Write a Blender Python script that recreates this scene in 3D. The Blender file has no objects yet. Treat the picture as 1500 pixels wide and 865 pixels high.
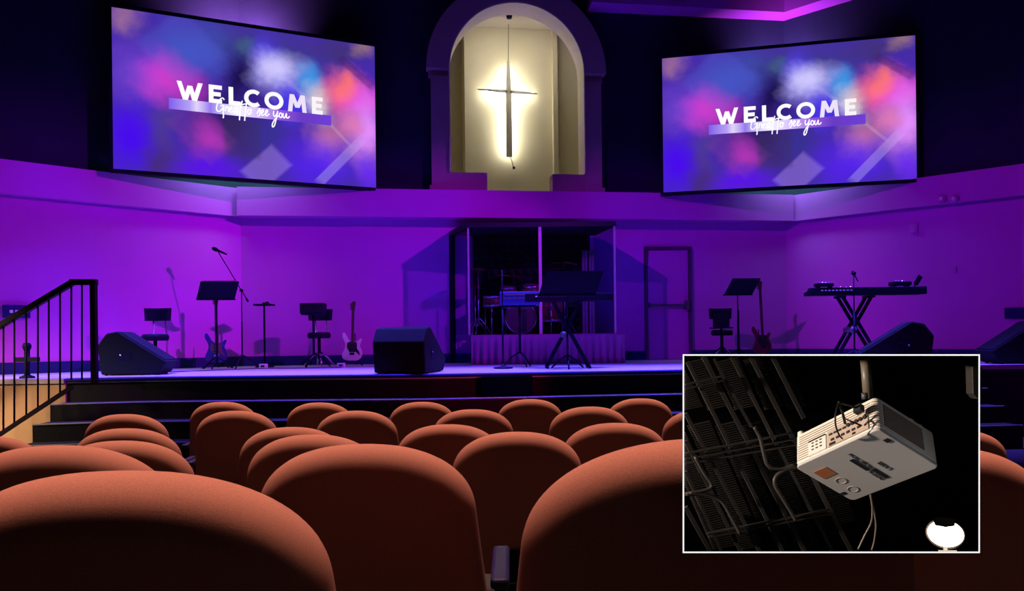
import bpy, bmesh, math, random
from mathutils import Vector, Matrix
random.seed(4)
C = bpy.context.scene.collection
PI = math.pi
F = 1100.0; PX0 = 750.0; PY0 = 493.0; EYE = 1.40; ROLL = math.radians(0.65)
DECK = 0.94                                    # stage floor height
cr, sr = math.cos(ROLL), math.sin(ROLL)
RIGHT = Vector((cr, 0, -sr)); UP = Vector((sr, 0, cr)); BACK = Vector((0, -1, 0)); EYEP = Vector((0, 0, EYE))

def P(px, py, d):
    return EYEP + RIGHT*((px-PX0)/F*d) + UP*((PY0-py)/F*d) - BACK*d
def CAMV(v):                                   # eye-relative (right, up, back) -> room
    return EYEP + RIGHT*v[0] + UP*v[1] + BACK*v[2]
def on(px, d, z=DECK):                         # floor point at a given distance in line with a column
    X = ((px-PX0)/F*d + (z-EYE)*sr)/cr
    return Vector((X, d, z))
def lin(r, g, b):
    f = lambda c: (c/255/12.92) if c/255 <= .04045 else ((c/255+.055)/1.055)**2.4
    return (f(r), f(g), f(b), 1.0)

# ------------------------------------------------------------------ materials
def mat(name, col, rough=.6, metal=0.0, noise=0.0, scale=40, bump=0.0, spec=.5, sheen=0.0):
    m = bpy.data.materials.new(name); m.use_nodes = True
    nt = m.node_tree; b = nt.nodes['Principled BSDF']
    b.inputs['Base Color'].default_value = col; b.inputs['Roughness'].default_value = rough
    b.inputs['Metallic'].default_value = metal; b.inputs['Specular IOR Level'].default_value = spec
    if sheen: b.inputs['Sheen Weight'].default_value = sheen; b.inputs['Sheen Tint'].default_value = col
    if noise or bump:
        tc = nt.nodes.new('ShaderNodeTexCoord'); n = nt.nodes.new('ShaderNodeTexNoise')
        n.inputs['Scale'].default_value = scale; n.inputs['Detail'].default_value = 4
        nt.links.new(tc.outputs['Object'], n.inputs['Vector'])
        if noise:
            mx = nt.nodes.new('ShaderNodeMix'); mx.data_type = 'RGBA'
            mx.inputs['A'].default_value = tuple(c*(1-noise) for c in col[:3])+(1,)
            mx.inputs['B'].default_value = tuple(min(1, c*(1+noise)) for c in col[:3])+(1,)
            nt.links.new(n.outputs['Fac'], mx.inputs['Factor']); nt.links.new(mx.outputs['Result'], b.inputs['Base Color'])
        if bump:
            bp = nt.nodes.new('ShaderNodeBump'); bp.inputs['Strength'].default_value = bump; bp.inputs['Distance'].default_value = .01
            nt.links.new(n.outputs['Fac'], bp.inputs['Height']); nt.links.new(bp.outputs['Normal'], b.inputs['Normal'])
    return m
def emit(name, col, s):
    m = bpy.data.materials.new(name); m.use_nodes = True; nt = m.node_tree
    b = nt.nodes['Principled BSDF']; b.inputs['Base Color'].default_value = (0, 0, 0, 1)
    b.inputs['Emission Color'].default_value = col; b.inputs['Emission Strength'].default_value = s
    return m
M = {
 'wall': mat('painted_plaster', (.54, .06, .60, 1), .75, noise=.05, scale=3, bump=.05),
 'navy': mat('navy_plaster', (.022, .028, .058, 1), .9, spec=.1, noise=.25, scale=2.2),
 'cream': mat('cream_plaster', (.66, .60, .44, 1), .8, noise=.04, scale=4),
 'arch': mat('arch_moulding', (.34, .20, .26, 1), .8, noise=.06, scale=6),
 'base': mat('dark_baseboard', (.012, .010, .12, 1), .6, spec=.15),
 'deck': mat('stage_floor', (.42, .40, .46, 1), .42, noise=.08, scale=3),
 'carpet': mat('dark_carpet', (.020, .025, .019, 1), .95, spec=.1, noise=.45, scale=60, bump=.4),
 'dark_square': mat('dark_teal_square', (.0015, .020, .024, 1), .9, spec=.0),
 'nosing': mat('step_nosing', (.16, .16, .16, 1), .5),
 'floor': mat('auditorium_carpet', (.02, .02, .022, 1), .95, noise=.4, scale=50),
 'ceil': mat('dark_ceiling', (.02, .02, .025, 1), .9),
 'tan': mat('tan_plaster', (.46, .30, .16, 1), .8, noise=.08, scale=8),
 'black': mat('black_metal', (.006, .008, .022, 1), .6, spec=.08),
 'rail': mat('dark_railing', (.010, .006, .012, 1), .6, spec=.1),
 'plastic': mat('black_plastic', (.006, .009, .022, 1), .6, spec=.08),
 'carpetbox': mat('speaker_coating', (.006, .013, .014, 1), .85, spec=.15, noise=.4, scale=90, bump=.3),
 'grille': mat('speaker_grille', (.007, .010, .014, 1), .8, spec=.15, metal=0, noise=.5, scale=160, bump=.4),
 'cross_paint': mat('grey_cross_paint', (.62, .60, .52, 1), .6),
 'chrome': mat('chrome', (.75, .75, .78, 1), .18, metal=1),
 'brass': mat('bronze_cymbal', (.60, .42, .18, 1), .3, metal=1),
 'vinyl': mat('black_vinyl', (.007, .008, .022, 1), .6, spec=.08),
 'white': mat('white_lacquer', (.80, .78, .76, 1), .3),
 'wood': mat('dark_wood', (.16, .07, .035, 1), .4, noise=.3, scale=18),
 'maple': mat('maple_neck', (.07, .035, .03, 1), .5),
 'red': mat('red_lacquer', (.10, .02, .03, 1), .4),
 'blue': mat('blue_lacquer', (.02, .03, .20, 1), .4),
 'shell': mat('drum_shell', (.22, .07, .045, 1), .35),
 'skin': mat('drum_head', (.14, .10, .09, 1), .5),
 'skirt': mat('dark_pleated_cloth', (.22, .10, .28, 1), .85),
 'foam': mat('acoustic_foam', (.012, .014, .022, 1), .95, noise=.4, scale=30, bump=.4),
 'curtain': mat('pale_curtain', (.42, .38, .45, 1), .8),
 'keys_w': mat('ivory_keys', (.7, .7, .72, 1), .35),
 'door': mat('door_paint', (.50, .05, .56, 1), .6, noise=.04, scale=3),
 'door_frame': mat('door_frame_paint', (.07, .02, .09, 1), .6),
 'steel': mat('dark_steel', (.10, .10, .12, 1), .5, metal=.3),
 'paper': mat('paper', (.75, .75, .75, 1), .8),
 'fabric': mat('rust_upholstery', (.40, .175, .125, 1), .95, noise=.3, scale=420, bump=.05, spec=.1),
 'arm': mat('armrest_plastic', (.012, .012, .05, 1), .4, spec=.25),
 'frame_w': mat('x', (.86, .86, .86, 1), .6),
 'matte': mat('matte_black', (.0035, .0033, .003, 1), 1.0, spec=.0),
 'beam': mat('dark_painted_steel', (.036, .033, .032, 1), .5, noise=.2, scale=120),
 'rib': mat('corrugated_deck', (.030, .026, .025, 1), .55, noise=.4, scale=200),
 'pole': mat('projector_pole', (.17, .145, .12, 1), .4),
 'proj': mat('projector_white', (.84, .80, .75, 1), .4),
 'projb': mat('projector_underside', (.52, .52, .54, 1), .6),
 'ink': mat('black_ink', (.012, .012, .014, 1), .6),
 'label': mat('copper_sticker', (.42, .16, .07, 1), .5),
 'panelw': mat('connector_panel', (.50, .40, .34, 1), .5),
 'cable': mat('black_cable', (.012, .012, .012, 1), .45),
}
M['rib_shade'] = mat('groove_shade', (.22,.15,.11,1), .7)
M['led'] = emit('cross_light_strip', (1.0, .97, .82, 1), 46)
M['frame_w'] = emit('border_glow', (1, 1, 1, 1), .97)  # plain white border given a glow to show white; no lamp there
M['lamp'] = emit('lamp_glow', (1.0, .93, .80, 1), 6)
M['dot'] = emit('indicator_light', (.4, .5, 1, 1), 1.2)
M['text'] = emit('lit_lettering', (1, 1, 1, 1), 1.0)
M['text_m'] = emit('lit_lettering_pale', lin(238, 225, 250), 1.0)
M['text_e'] = emit('lit_lettering_fading', lin(250, 244, 248), 1.0)

def glass_mat():
    m = bpy.data.materials.new('clear_acrylic'); m.use_nodes = True; nt = m.node_tree; nt.nodes.clear()
    o = nt.nodes.new('ShaderNodeOutputMaterial'); mx = nt.nodes.new('ShaderNodeMixShader')
    t = nt.nodes.new('ShaderNodeBsdfTransparent'); t.inputs['Color'].default_value = (.80, .80, .90, 1)
    g = nt.nodes.new('ShaderNodeBsdfGlossy'); g.inputs['Roughness'].default_value = .08
    mx.inputs[0].default_value = .05
    nt.links.new(t.outputs[0], mx.inputs[1]); nt.links.new(g.outputs[0], mx.inputs[2]); nt.links.new(mx.outputs[0], o.inputs[0])
    return m
M['glass'] = glass_mat()

def screen_mat():
    """What the projection screens show: a soft purple/pink/blue abstract, in the screen's own u,v."""
    m = bpy.data.materials.new('projected_picture'); m.use_nodes = True; nt = m.node_tree; N = nt.nodes; L = nt.links
    N.clear(); o = N.new('ShaderNodeOutputMaterial'); e = N.new('ShaderNodeEmission'); L.new(e.outputs[0], o.inputs[0])
    uv = N.new('ShaderNodeUVMap'); uv.uv_map = 'uv'
    sc = N.new('ShaderNodeVectorMath'); sc.operation = 'MULTIPLY'; sc.inputs[1].default_value = (1.6, 1, 1)
    L.new(uv.outputs[0], sc.inputs[0])
    nz = N.new('ShaderNodeTexNoise'); nz.inputs['Scale'].default_value = 3.2; nz.inputs['Detail'].default_value = 5; nz.inputs['Roughness'].default_value = .6
    L.new(sc.outputs[0], nz.inputs['Vector'])
    sb = N.new('ShaderNodeVectorMath'); sb.operation = 'SUBTRACT'; sb.inputs[1].default_value = (.5, .5, .5); L.new(nz.outputs['Color'], sb.inputs[0])
    ml = N.new('ShaderNodeVectorMath'); ml.operation = 'MULTIPLY'; ml.inputs[1].default_value = (.26, .26, 0); L.new(sb.outputs[0], ml.inputs[0])
    wv = N.new('ShaderNodeVectorMath'); wv.operation = 'ADD'; L.new(sc.outputs[0], wv.inputs[0]); L.new(ml.outputs[0], wv.inputs[1])
    cur = None
    def mixin(fac, col):
        nonlocal cur
        mx = N.new('ShaderNodeMix'); mx.data_type = 'RGBA'
        L.new(fac, mx.inputs['Factor'])
        if cur is None: mx.inputs['A'].default_value = lin(70, 42, 168)
        else: L.new(cur, mx.inputs['A'])
        mx.inputs['B'].default_value = lin(*col); cur = mx.outputs['Result']
    def blob(u, v, ru, rv, col, s, rot=0):
        mp = N.new('ShaderNodeMapping'); mp.vector_type = 'TEXTURE'
        mp.inputs['Location'].default_value = (u*1.6, v, 0); mp.inputs['Rotation'].default_value = (0, 0, math.radians(rot))
        mp.inputs['Scale'].default_value = (ru*1.6, rv, 1); L.new(wv.outputs[0], mp.inputs['Vector'])
        ln = N.new('ShaderNodeVectorMath'); ln.operation = 'LENGTH'; L.new(mp.outputs[0], ln.inputs[0])
        mr = N.new('ShaderNodeMapRange'); mr.interpolation_type = 'SMOOTHSTEP'
        mr.inputs['From Min'].default_value = 0; mr.inputs['From Max'].default_value = 1
        mr.inputs['To Min'].default_value = s; mr.inputs['To Max'].default_value = 0
        L.new(ln.outputs['Value'], mr.inputs['Value']); mixin(mr.outputs[0], col)
    def diamond(u, v, r, q, col, s, rot=45):
        mp = N.new('ShaderNodeMapping'); mp.vector_type = 'TEXTURE'
        mp.inputs['Location'].default_value = (u*1.6, v, 0); mp.inputs['Rotation'].default_value = (0, 0, math.radians(rot))
        mp.inputs['Scale'].default_value = (r, q, 1); L.new(sc.outputs[0], mp.inputs['Vector'])
        ab = N.new('ShaderNodeVectorMath'); ab.operation = 'ABSOLUTE'; L.new(mp.outputs[0], ab.inputs[0])
        sp = N.new('ShaderNodeSeparateXYZ'); L.new(ab.outputs[0], sp.inputs[0])
        mxm = N.new('ShaderNodeMath'); mxm.operation = 'MAXIMUM'; L.new(sp.outputs[0], mxm.inputs[0]); L.new(sp.outputs[1], mxm.inputs[1])
        mr = N.new('ShaderNodeMapRange'); mr.inputs['From Min'].default_value = .80; mr.inputs['From Max'].default_value = 1.0
        mr.inputs['To Min'].default_value = s; mr.inputs['To Max'].default_value = 0; L.new(mxm.outputs[0], mr.inputs['Value'])
        mixin(mr.outputs[0], col)
    # u right, v up, radii, colour, strength
    for a in [(.50,.86,.5,.25,(58,62,120),.75),(.28,.82,.22,.28,(62,88,200),.75),(.10,.62,.2,.3,(116,70,215),.8),(.06,.20,.16,.36,(72,8,240),.95),
              (.40,.38,.22,.34,(46,28,92),.85),(.17,.30,.07,.30,(80,60,140),.7),(.15,.06,.10,.26,(70,44,112),.85),(.04,.95,.09,.16,(186,128,140),.55),
              (.19,.60,.17,.24,(214,62,208),.9),(.27,.54,.14,.20,(170,50,170),.6),(.33,.24,.10,.2,(196,52,196),.85),(.33,.04,.20,.17,(92,14,238),.85),(.45,.66,.10,.30,(22,14,72),.95),
              (.47,.86,.06,.10,(70,110,130),.5),(.55,.82,.10,.26,(84,60,235),.8),(.60,.72,.16,.22,(196,190,255),1.0),(.58,.72,.10,.14,(214,206,255),.6),(.66,.52,.12,.22,(74,56,246),.85),
              (.56,.30,.12,.2,(52,50,140),.7),(.72,.70,.07,.18,(50,150,232),.9),(.765,.55,.09,.22,(236,226,222),.85),(.80,.28,.12,.24,(206,120,150),.9),
              (.76,.13,.22,.28,(84,34,240),.9),(.86,.68,.14,.22,(255,108,136),1.0),(.88,.72,.08,.12,(255,120,100),.8),(.95,.62,.14,.20,(236,70,226),.9),(.96,.40,.13,.40,(226,140,252),1.0),
              (.88,.44,.09,.18,(240,130,180),.7),(.97,.10,.10,.20,(104,40,240),.9),(.86,.93,.20,.14,(66,50,118),.85),(.95,.97,.07,.12,(160,120,120),.7)]:
        blob(*a)
    for a in [(.24,.80,.20,.20,(88,92,215),.22),(.55,.08,.15,.10,(186,150,245),.26),(.31,.28,.13,.2,(130,60,150),.25),(.85,.17,.035,.24,(214,190,252),.20,-42),(.78,.46,.28,.012,(240,240,255),.10,-45),
              (.46,.26,.12,.14,(60,50,70),.35,0),(.92,.80,.16,.03,(70,30,90),.35,-38)]:
        diamond(*a)
    L.new(cur, e.inputs['Color']); e.inputs['Strength'].default_value = 1.0
    return m
M['screen'] = screen_mat()

# ------------------------------------------------------------------ mesh helpers
def Tm(loc=(0,0,0), rot=(0,0,0), s=(1,1,1)):
    R = Matrix.Rotation(rot[2],4,'Z') @ Matrix.Rotation(rot[1],4,'Y') @ Matrix.Rotation(rot[0],4,'X')
    return Matrix.Translation(loc) @ R @ Matrix.Diagonal((*s,1))
class MB:
    def __init__(s): s.b = bmesh.new()
    def box(s, c, d, rot=(0,0,0), pre=None):
        m = Tm(c, rot, d)
        if pre is not None: m = pre @ m
        bmesh.ops.create_cube(s.b, size=1, matrix=m); return s
    def bar(s, p, q, w, h, up=(0,0,1)):                       # square bar between two points
        p = Vector(p); q = Vector(q); y = (q-p); l = y.length; y.normalize(); u = Vector(up)
        x = y.cross(u)
        if x.length < 1e-4: x = y.cross(Vector((1,0,0)))
        x.normalize(); z = x.cross(y); m = Matrix((x,y,z)).transposed().to_4x4(); m.translation = (p+q)/2
        bmesh.ops.create_cube(s.b, size=1, matrix=m @ Matrix.Diagonal((w,l,h,1))); return s
    def tube(s, pts, r, n=8, cap=True):
        pts = [Vector(p) for p in pts]; k = len(pts); rr = r if isinstance(r,(list,tuple)) else [r]*k
        ref = None; rings = []
        for i,p in enumerate(pts):
            t = (pts[min(i+1,k-1)]-pts[max(i-1,0)]).normalized()
            if ref is None:
                ref = t.cross(Vector((0,0,1)));
                if ref.length < 1e-3: ref = t.cross(Vector((1,0,0)))
            ref = (ref - t*ref.dot(t)).normalized(); w = t.cross(ref)
            rings.append([s.b.verts.new(p + (ref*math.cos(2*PI*j/n)+w*math.sin(2*PI*j/n))*rr[i]) for j in range(n)])
        for a,b in zip(rings, rings[1:]):
            for j in range(n):
                f = s.b.faces.new((a[j],a[(j+1)%n],b[(j+1)%n],b[j])); f.smooth = True
        if cap: s.b.faces.new(rings[0][::-1]); s.b.faces.new(rings[-1])
        return s
    def lathe(s, prof, m=None, n=24):                          # profile of (radius, height)
        m = m or Matrix(); rings = []
        for r,z in prof:
            if r < 1e-5: rings.append([s.b.verts.new(m @ Vector((0,0,z)))])
            else: rings.append([s.b.verts.new(m @ Vector((r*math.cos(2*PI*j/n), r*math.sin(2*PI*j/n), z))) for j in range(n)])
        for a,b in zip(rings, rings[1:]):
            for j in range(n):
                q = (j+1)%n
                if len(a)==1 and len(b)==1: continue
                if len(a)==1: f = s.b.faces.new((a[0],b[q],b[j]))
                elif len(b)==1: f = s.b.faces.new((a[j],a[q],b[0]))
                else: f = s.b.faces.new((a[j],a[q],b[q],b[j]))
                f.smooth = True
        return s
    def prism(s, poly, m, h):                                   # polygon in local xy pushed along local z
        lo = [s.b.verts.new(m @ Vector((x,y,0))) for x,y in poly]; hi = [s.b.verts.new(m @ Vector((x,y,h))) for x,y in poly]
        n = len(poly); s.b.faces.new(lo[::-1]); s.b.faces.new(hi)
        for j in range(n): s.b.faces.new((lo[j],lo[(j+1)%n],hi[(j+1)%n],hi[j]))
        return s
    def hexa(s, v):                                             # 4 near corners, 4 far corners
        q = [s.b.verts.new(p) for p in v]
        for f in ((0,1,2,3),(7,6,5,4),(0,4,5,1),(1,5,6,2),(2,6,7,3),(3,7,4,0)): s.b.faces.new([q[i] for i in f])
        return s
    def quad(s, a, b, c, d): s.b.faces.new([s.b.verts.new(p) for p in (a,b,c,d)]); return s
    def build(s, name, m, parent=None, bevel=0, seg=2, smooth=False, subsurf=0):
        bmesh.ops.recalc_face_normals(s.b, faces=s.b.faces[:])
        me = bpy.data.meshes.new(name)
        if smooth:
            for f in s.b.faces: f.smooth = True
        s.b.to_mesh(me); s.b.free(); o = bpy.data.objects.new(name, me); C.objects.link(o)
        me.materials.append(M[m])
        if parent is not None: o.parent = parent
        if bevel:
            bv = o.modifiers.new('bevel','BEVEL'); bv.width = bevel; bv.segments = seg; bv.limit_method = 'ANGLE'; bv.angle_limit = math.radians(40)
        if subsurf:
            ss = o.modifiers.new('subsurf','SUBSURF'); ss.levels = ss.render_levels = subsurf
        return o
def tag(o, label, cat, group=None):
    o['label'] = label; o['category'] = cat
    if group: o['group'] = group
    return o
def thing(name, label, cat, loc=(0,0,0), rz=0, group=None, mw=None):
    o = bpy.data.objects.new(name, None); C.objects.link(o); o.empty_display_size = .1
    if mw is not None: o.matrix_world = mw
    else: o.location = loc; o.rotation_euler = (0,0,rz)
    return tag(o, label, cat, group)
def struct(o): o['kind'] = 'structure'; return o
def dup(root):
    r = root.copy(); C.objects.link(r)
    for ch in root.children:
        c = ch.copy(); C.objects.link(c); c.parent = r
        for g in ch.children:
            d = g.copy(); C.objects.link(d); d.parent = c
    return r
def smooth_pts(pts, k=6):                                       # Catmull-Rom through the points
    pts = [Vector(p) for p in pts]; out = []
    for i in range(len(pts)-1):
        p0 = pts[max(i-1,0)]; p1 = pts[i]; p2 = pts[i+1]; p3 = pts[min(i+2,len(pts)-1)]
        for j in range(k):
            t = j/k; out.append(.5*((2*p1)+(p2-p0)*t+(2*p0-5*p1+4*p2-p3)*t*t+(3*p1-p0-3*p2+p3)*t**3))
    return out+[pts[-1]]

# ------------------------------------------------------------------ room shell
LW = [Vector((-10.6,-2,0)), Vector((-10.3,5,0)), Vector((-8.9,9.3,0)), Vector((-7.36,10.8,0)), Vector((-6.2,11.85,0)), Vector((-4.72,13.14,0))]
CB = [Vector((-4.72,13.14,0)), Vector((5.30,14.47,0))]
RW = [Vector((5.30,14.47,0)), Vector((6.6,13.25,0)), Vector((8.1,11.9,0)), Vector((9.6,9.8,0)), Vector((10.8,5,0)), Vector((11.0,-2,0))]
def offset(line, t):                                            # push a wall line towards the room (-) or away (+)
    out = []
    for i,p in enumerate(line):
        n = Vector((0,0,0))
        for a,b in ((i-1,i),(i,i+1)):
            if 0 <= a and b < len(line):
                e = (line[b]-line[a]).normalized(); n += Vector((-e.y,e.x,0))
        out.append(p + n.normalized()*t)
    return out
def strip(line, z0, z1, t0, t1):
    m = MB(); A = offset(line,t0); B = offset(line,t1)
    for i in range(len(line)-1):
        a,b,c,d = A[i],A[i+1],B[i+1],B[i]
        m.hexa([a+Vector((0,0,z0)), b+Vector((0,0,z0)), b+Vector((0,0,z1)), a+Vector((0,0,z1)), d+Vector((0,0,z0)), c+Vector((0,0,z0)), c+Vector((0,0,z1)), d+Vector((0,0,z1))])
    return m
B0, B1 = 3.53, 4.02                                             # ledge underside and top
TOPZ = 9.2
for nm, ln in (('left', LW), ('back', CB), ('right', RW)):
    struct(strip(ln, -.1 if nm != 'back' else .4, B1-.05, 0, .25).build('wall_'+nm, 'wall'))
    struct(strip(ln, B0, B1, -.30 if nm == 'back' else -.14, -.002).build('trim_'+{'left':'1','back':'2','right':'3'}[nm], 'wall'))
    struct(strip(ln, DECK+.002, DECK+.17, -.03, -.001).build('baseboard_'+nm, 'base'))
    if nm != 'back':
        struct(strip(ln, B1-.05, TOPZ, 0, .25).build('wall_upper_'+nm, 'navy'))
struct(MB().box((0,6.5,TOPZ+.1),(24,18,.2)).build('ceiling','ceil'))
# the upper back wall, with the arched opening through it
ce = (CB[1]-CB[0]).normalized(); cn = Vector((-ce.y, ce.x, 0)); CL = (CB[1]-CB[0]).length
def W(s, z, t=0): return CB[0] + ce*s + cn*t + Vector((0,0,z))
WB = Matrix((ce, Vector((0,0,1)), -cn)).transposed().to_4x4(); WB.translation = CB[0]   # local x along the wall, y up, z towards the room
SA = (.125 - CB[0].x)/ce.x                                       # centre of the arch along the wall
RI, RO, ZS = 1.24, 1.64, 6.20
def arch_wall(outer_z0, notch=True):
    m = MB(); b = m.b; t0, t1 = 0, .28
    def cell(s0,s1,z0,z1):
        m.hexa([W(s0,z0,t0),W(s1,z0,t0),W(s1,z1,t0),W(s0,z1,t0),W(s0,z0,t1),W(s1,z0,t1),W(s1,z1,t1),W(s0,z1,t1)])
    cell(0,SA-RI,outer_z0,TOPZ); cell(SA+RI,CL,outer_z0,TOPZ)
    n = 28
    for i in range(n):
        a0 = PI - PI*i/n; a1 = PI - PI*(i+1)/n
        s0,z0 = SA+RI*math.cos(a0), ZS+RI*math.sin(a0); s1,z1 = SA+RI*math.cos(a1), ZS+RI*math.sin(a1)
        m.hexa([W(s0,z0,t0),W(s1,z1,t0),W(s1,TOPZ,t0),W(s0,TOPZ,t0),W(s0,z0,t1),W(s1,z1,t1),W(s1,TOPZ,t1),W(s0,TOPZ,t1)])
    return m
struct(arch_wall(B1-.05).build('wall_upper_back','navy'))
# arch moulding: ring, imposts, pilasters, stepped sill
am = MB()
n = 40
def W2(s,z,t): return W(s,z,t)
for i in range(n):
    a0 = PI - PI*i/n; a1 = PI - PI*(i+1)/n
    v = []
    for t in (-.24,-.003):
        v += [W(SA+RI*math.cos(a0),ZS+RI*math.sin(a0),t), W(SA+RI*math.cos(a1),ZS+RI*math.sin(a1),t), W(SA+RO*math.cos(a1),ZS+RO*math.sin(a1),t), W(SA+RO*math.cos(a0),ZS+RO*math.sin(a0),t)]
    am.hexa(v)
struct(am.build('trim_4','arch'))
for k, sg in enumerate((-1,1)):
    a, b_ = sorted((SA+sg*RI, SA+sg*1.56))
    pm = MB(); pm.hexa([W(a,B1+.003,-.17),W(b_,B1+.003,-.17),W(b_,ZS-.12,-.17),W(a,ZS-.12,-.17),W(a,B1+.003,-.003),W(b_,B1+.003,-.003),W(b_,ZS-.12,-.003),W(a,ZS-.12,-.003)])
    a2, b2 = sorted((SA+sg*(RI-.0), SA+sg*1.60))
    pm.hexa([W(a2,B1+.003,-.21),W(b2,B1+.003,-.21),W(b2,B1+.10,-.21),W(a2,B1+.10,-.21),W(a2,B1+.003,-.172),W(b2,B1+.003,-.172),W(b2,B1+.10,-.172),W(a2,B1+.10,-.172)])
    struct(pm.build('trim_%d'%(5+k),'arch'))
    # dark shadow-gap block under the ring
    im = MB(); im.hexa([W(a2,ZS-.118,-.10),W(b2,ZS-.118,-.10),W(b2,ZS-.002,-.10),W(a2,ZS-.002,-.10),W(a2,ZS-.118,-.003),W(b2,ZS-.118,-.003),W(b2,ZS-.002,-.003),W(a2,ZS-.118+.116,-.003)])
    struct(im.build('trim_%d'%(7+k),'arch'))
    s0, s1 = (SA-RI+.002, SA-.56) if sg < 0 else (SA+.64, SA+RI-.002)
    sm = MB(); sm.hexa([W(s0,B1+.003,-.12),W(s1,B1+.003,-.12),W(s1,4.37,-.12),W(s0,4.37,-.12),W(s0,B1+.003,.2),W(s1,B1+.003,.2),W(s1,4.37,.2),W(s0,4.37,.2)])
    struct(sm.build('trim_%d'%(9+k),'arch'))
lm_ = MB()
pth = [(SA-RI,4.372)]+[(SA+RI*math.cos(PI-PI*i/40),ZS+RI*math.sin(PI-PI*i/40)) for i in range(41)]+[(SA+RI,4.372)]
for (s0,z0),(s1,z1) in zip(pth,pth[1:]):
    def inn(s_,z_):
        return (SA+(s_-SA)*.985, z_) if z_ <= ZS else (SA+(s_-SA)*.985, ZS+(z_-ZS)*.985)
    a0_,b0_ = inn(s0,z0); a1_,b1_ = inn(s1,z1)
    lm_.hexa([W(a0_,b0_,-.236),W(a1_,b1_,-.236),W(s1,z1,-.236),W(s0,z0,-.236),W(a0_,b0_,.285),W(a1_,b1_,.285),W(s1,z1,.285),W(s0,z0,.285)])
struct(lm_.build('trim_13','cream'))
# the niche room behind the opening
ND = 1.55
def slab(name, s0,s1,z0,z1,t0,t1,m):
    return struct(MB().hexa([W(s0,z0,t0),W(s1,z0,t0),W(s1,z1,t0),W(s0,z1,t0),W(s0,z0,t1),W(s1,z0,t1),W(s1,z1,t1),W(s0,z1,t1)]).build(name,m))
slab('wall_niche_back', SA-2.0, SA+2.2, 3.6, 7.9, ND+.9, ND+1.0, 'cream')
slab('wall_niche_left', SA-2.05, SA-1.95, 3.6, 7.9, .29, ND+1.0, 'cream')
slab('wall_niche_right', SA+2.15, SA+2.25, 3.6, 7.9, .29, ND+1.0, 'cream')
slab('floor_niche', SA-2.0, SA+2.2, 3.78, 3.98, .29, ND+1.0, 'cream')
slab('ceiling_niche', SA-2.0, SA+2.2, 7.70, 7.8, .29, ND+1.0, 'cream')
pL = (P(681,150,15.27).x-CB[0].x-cn.x*ND)/ce.x; pR = (P(809,150,15.35).x-CB[0].x-cn.x*ND)/ce.x
slab('wall_niche_panel', pL, pR, 3.985, 7.695, ND, ND+.88, 'cream')
slab('trim_11', pR+.003, pR+.10, 3.985, 7.695, ND-.12, ND+.2, 'cream')
slab('wall_niche_side', pR+.11, SA+2.14, 3.985, 7.695, ND+.1, ND+.2, 'cream')
# upper cornice on the right half of the back wall, continuing on the right wall
zc = 7.42
sc_ = (P(862,10,13.7).x-CB[0].x)/ce.x
struct(strip([W(sc_,0),CB[1],RW[1],RW[2]], zc, TOPZ, -.42, -.003).build('trim_12','wall'))
# stage
front = [Vector((-9.7,9.40)), Vector((-5.62,9.40)), Vector((-5.6,9.43)), Vector((-4.7,9.60)), Vector((-4.0,9.60)), Vector((-1.0,9.52)), Vector((2.3,9.9)), Vector((4.6,10.15)), Vector((6.3,10.3)), Vector((9.2,10.3))]
backl = [Vector((p.x,p.y)) for p in RW[::-1] if p.y > 10.3] + [Vector((p.x,p.y)) for p in LW[::-1] if p.y > 8.9]
poly = [(p.x,p.y) for p in front] + [(x.x-.0,x.y) for x in backl]
struct(MB().prism(poly, Matrix.Translation((0,0,DECK-.06)), .06).build('floor_stage','deck'))
inner = [Vector((p.x, p.y)) for p in front[2:9]]
def step_run(k):                                                # nested treads following the stage front
    return [Vector((p.x, p.y-.34*k)) for p in inner]
zt = [.655, .45, .245]
tw = MB(); pts = [(p.x,p.y+.02) for p in inner] + [(6.3,10.9),(-5.6,10.9)]
struct(MB().prism(pts, Matrix.Translation((0,0,-.08)), DECK-.06+.08-.001).build('wall_stage_front','carpet'))
for k,z in enumerate(zt, 1):
    rn = step_run(k); pk = step_run(k-1)
    pts = [(p.x,p.y) for p in rn] + [(p.x,p.y+.018) for p in pk[::-1]]
    m = MB(); m.prism(pts, Matrix.Translation((0,0,-.08)), z+.08-.012)
    struct(m.build('floor_step_%d'%k,'carpet'))
    m = MB(); m.tube([Vector((p.x,p.y+.005,z-.012)) for p in rn], .013, 6)
    struct(m.build('trim_%d'%(13+k),'nosing'))
m = MB(); m.tube([Vector((p.x,p.y-.002,DECK-.02)) for p in inner], .024, 8); struct(m.build('trim_17','base'))
# dark teal square set on the stage front
pa, pb = on(706, 9.5), on(780, 9.58)
m = MB(); m.hexa([Vector((pa.x,9.50,.665)),Vector((pb.x,9.60,.665)),Vector((pb.x,9.60,.90)),Vector((pa.x,9.50,.90)),Vector((pa.x,9.56,.665)),Vector((pb.x,9.66,.665)),Vector((pb.x,9.66,.90)),Vector((pa.x,9.56,.90))])
tag(m.build('teal_square','dark_square'), 'dark teal square on the stage front below the centre', 'panel')
# tan cheek wall beside the steps
struct(MB().box((-7.66,9.51,.40),(4.10,.18,.955)).build('wall_stage_side','tan'))
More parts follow.
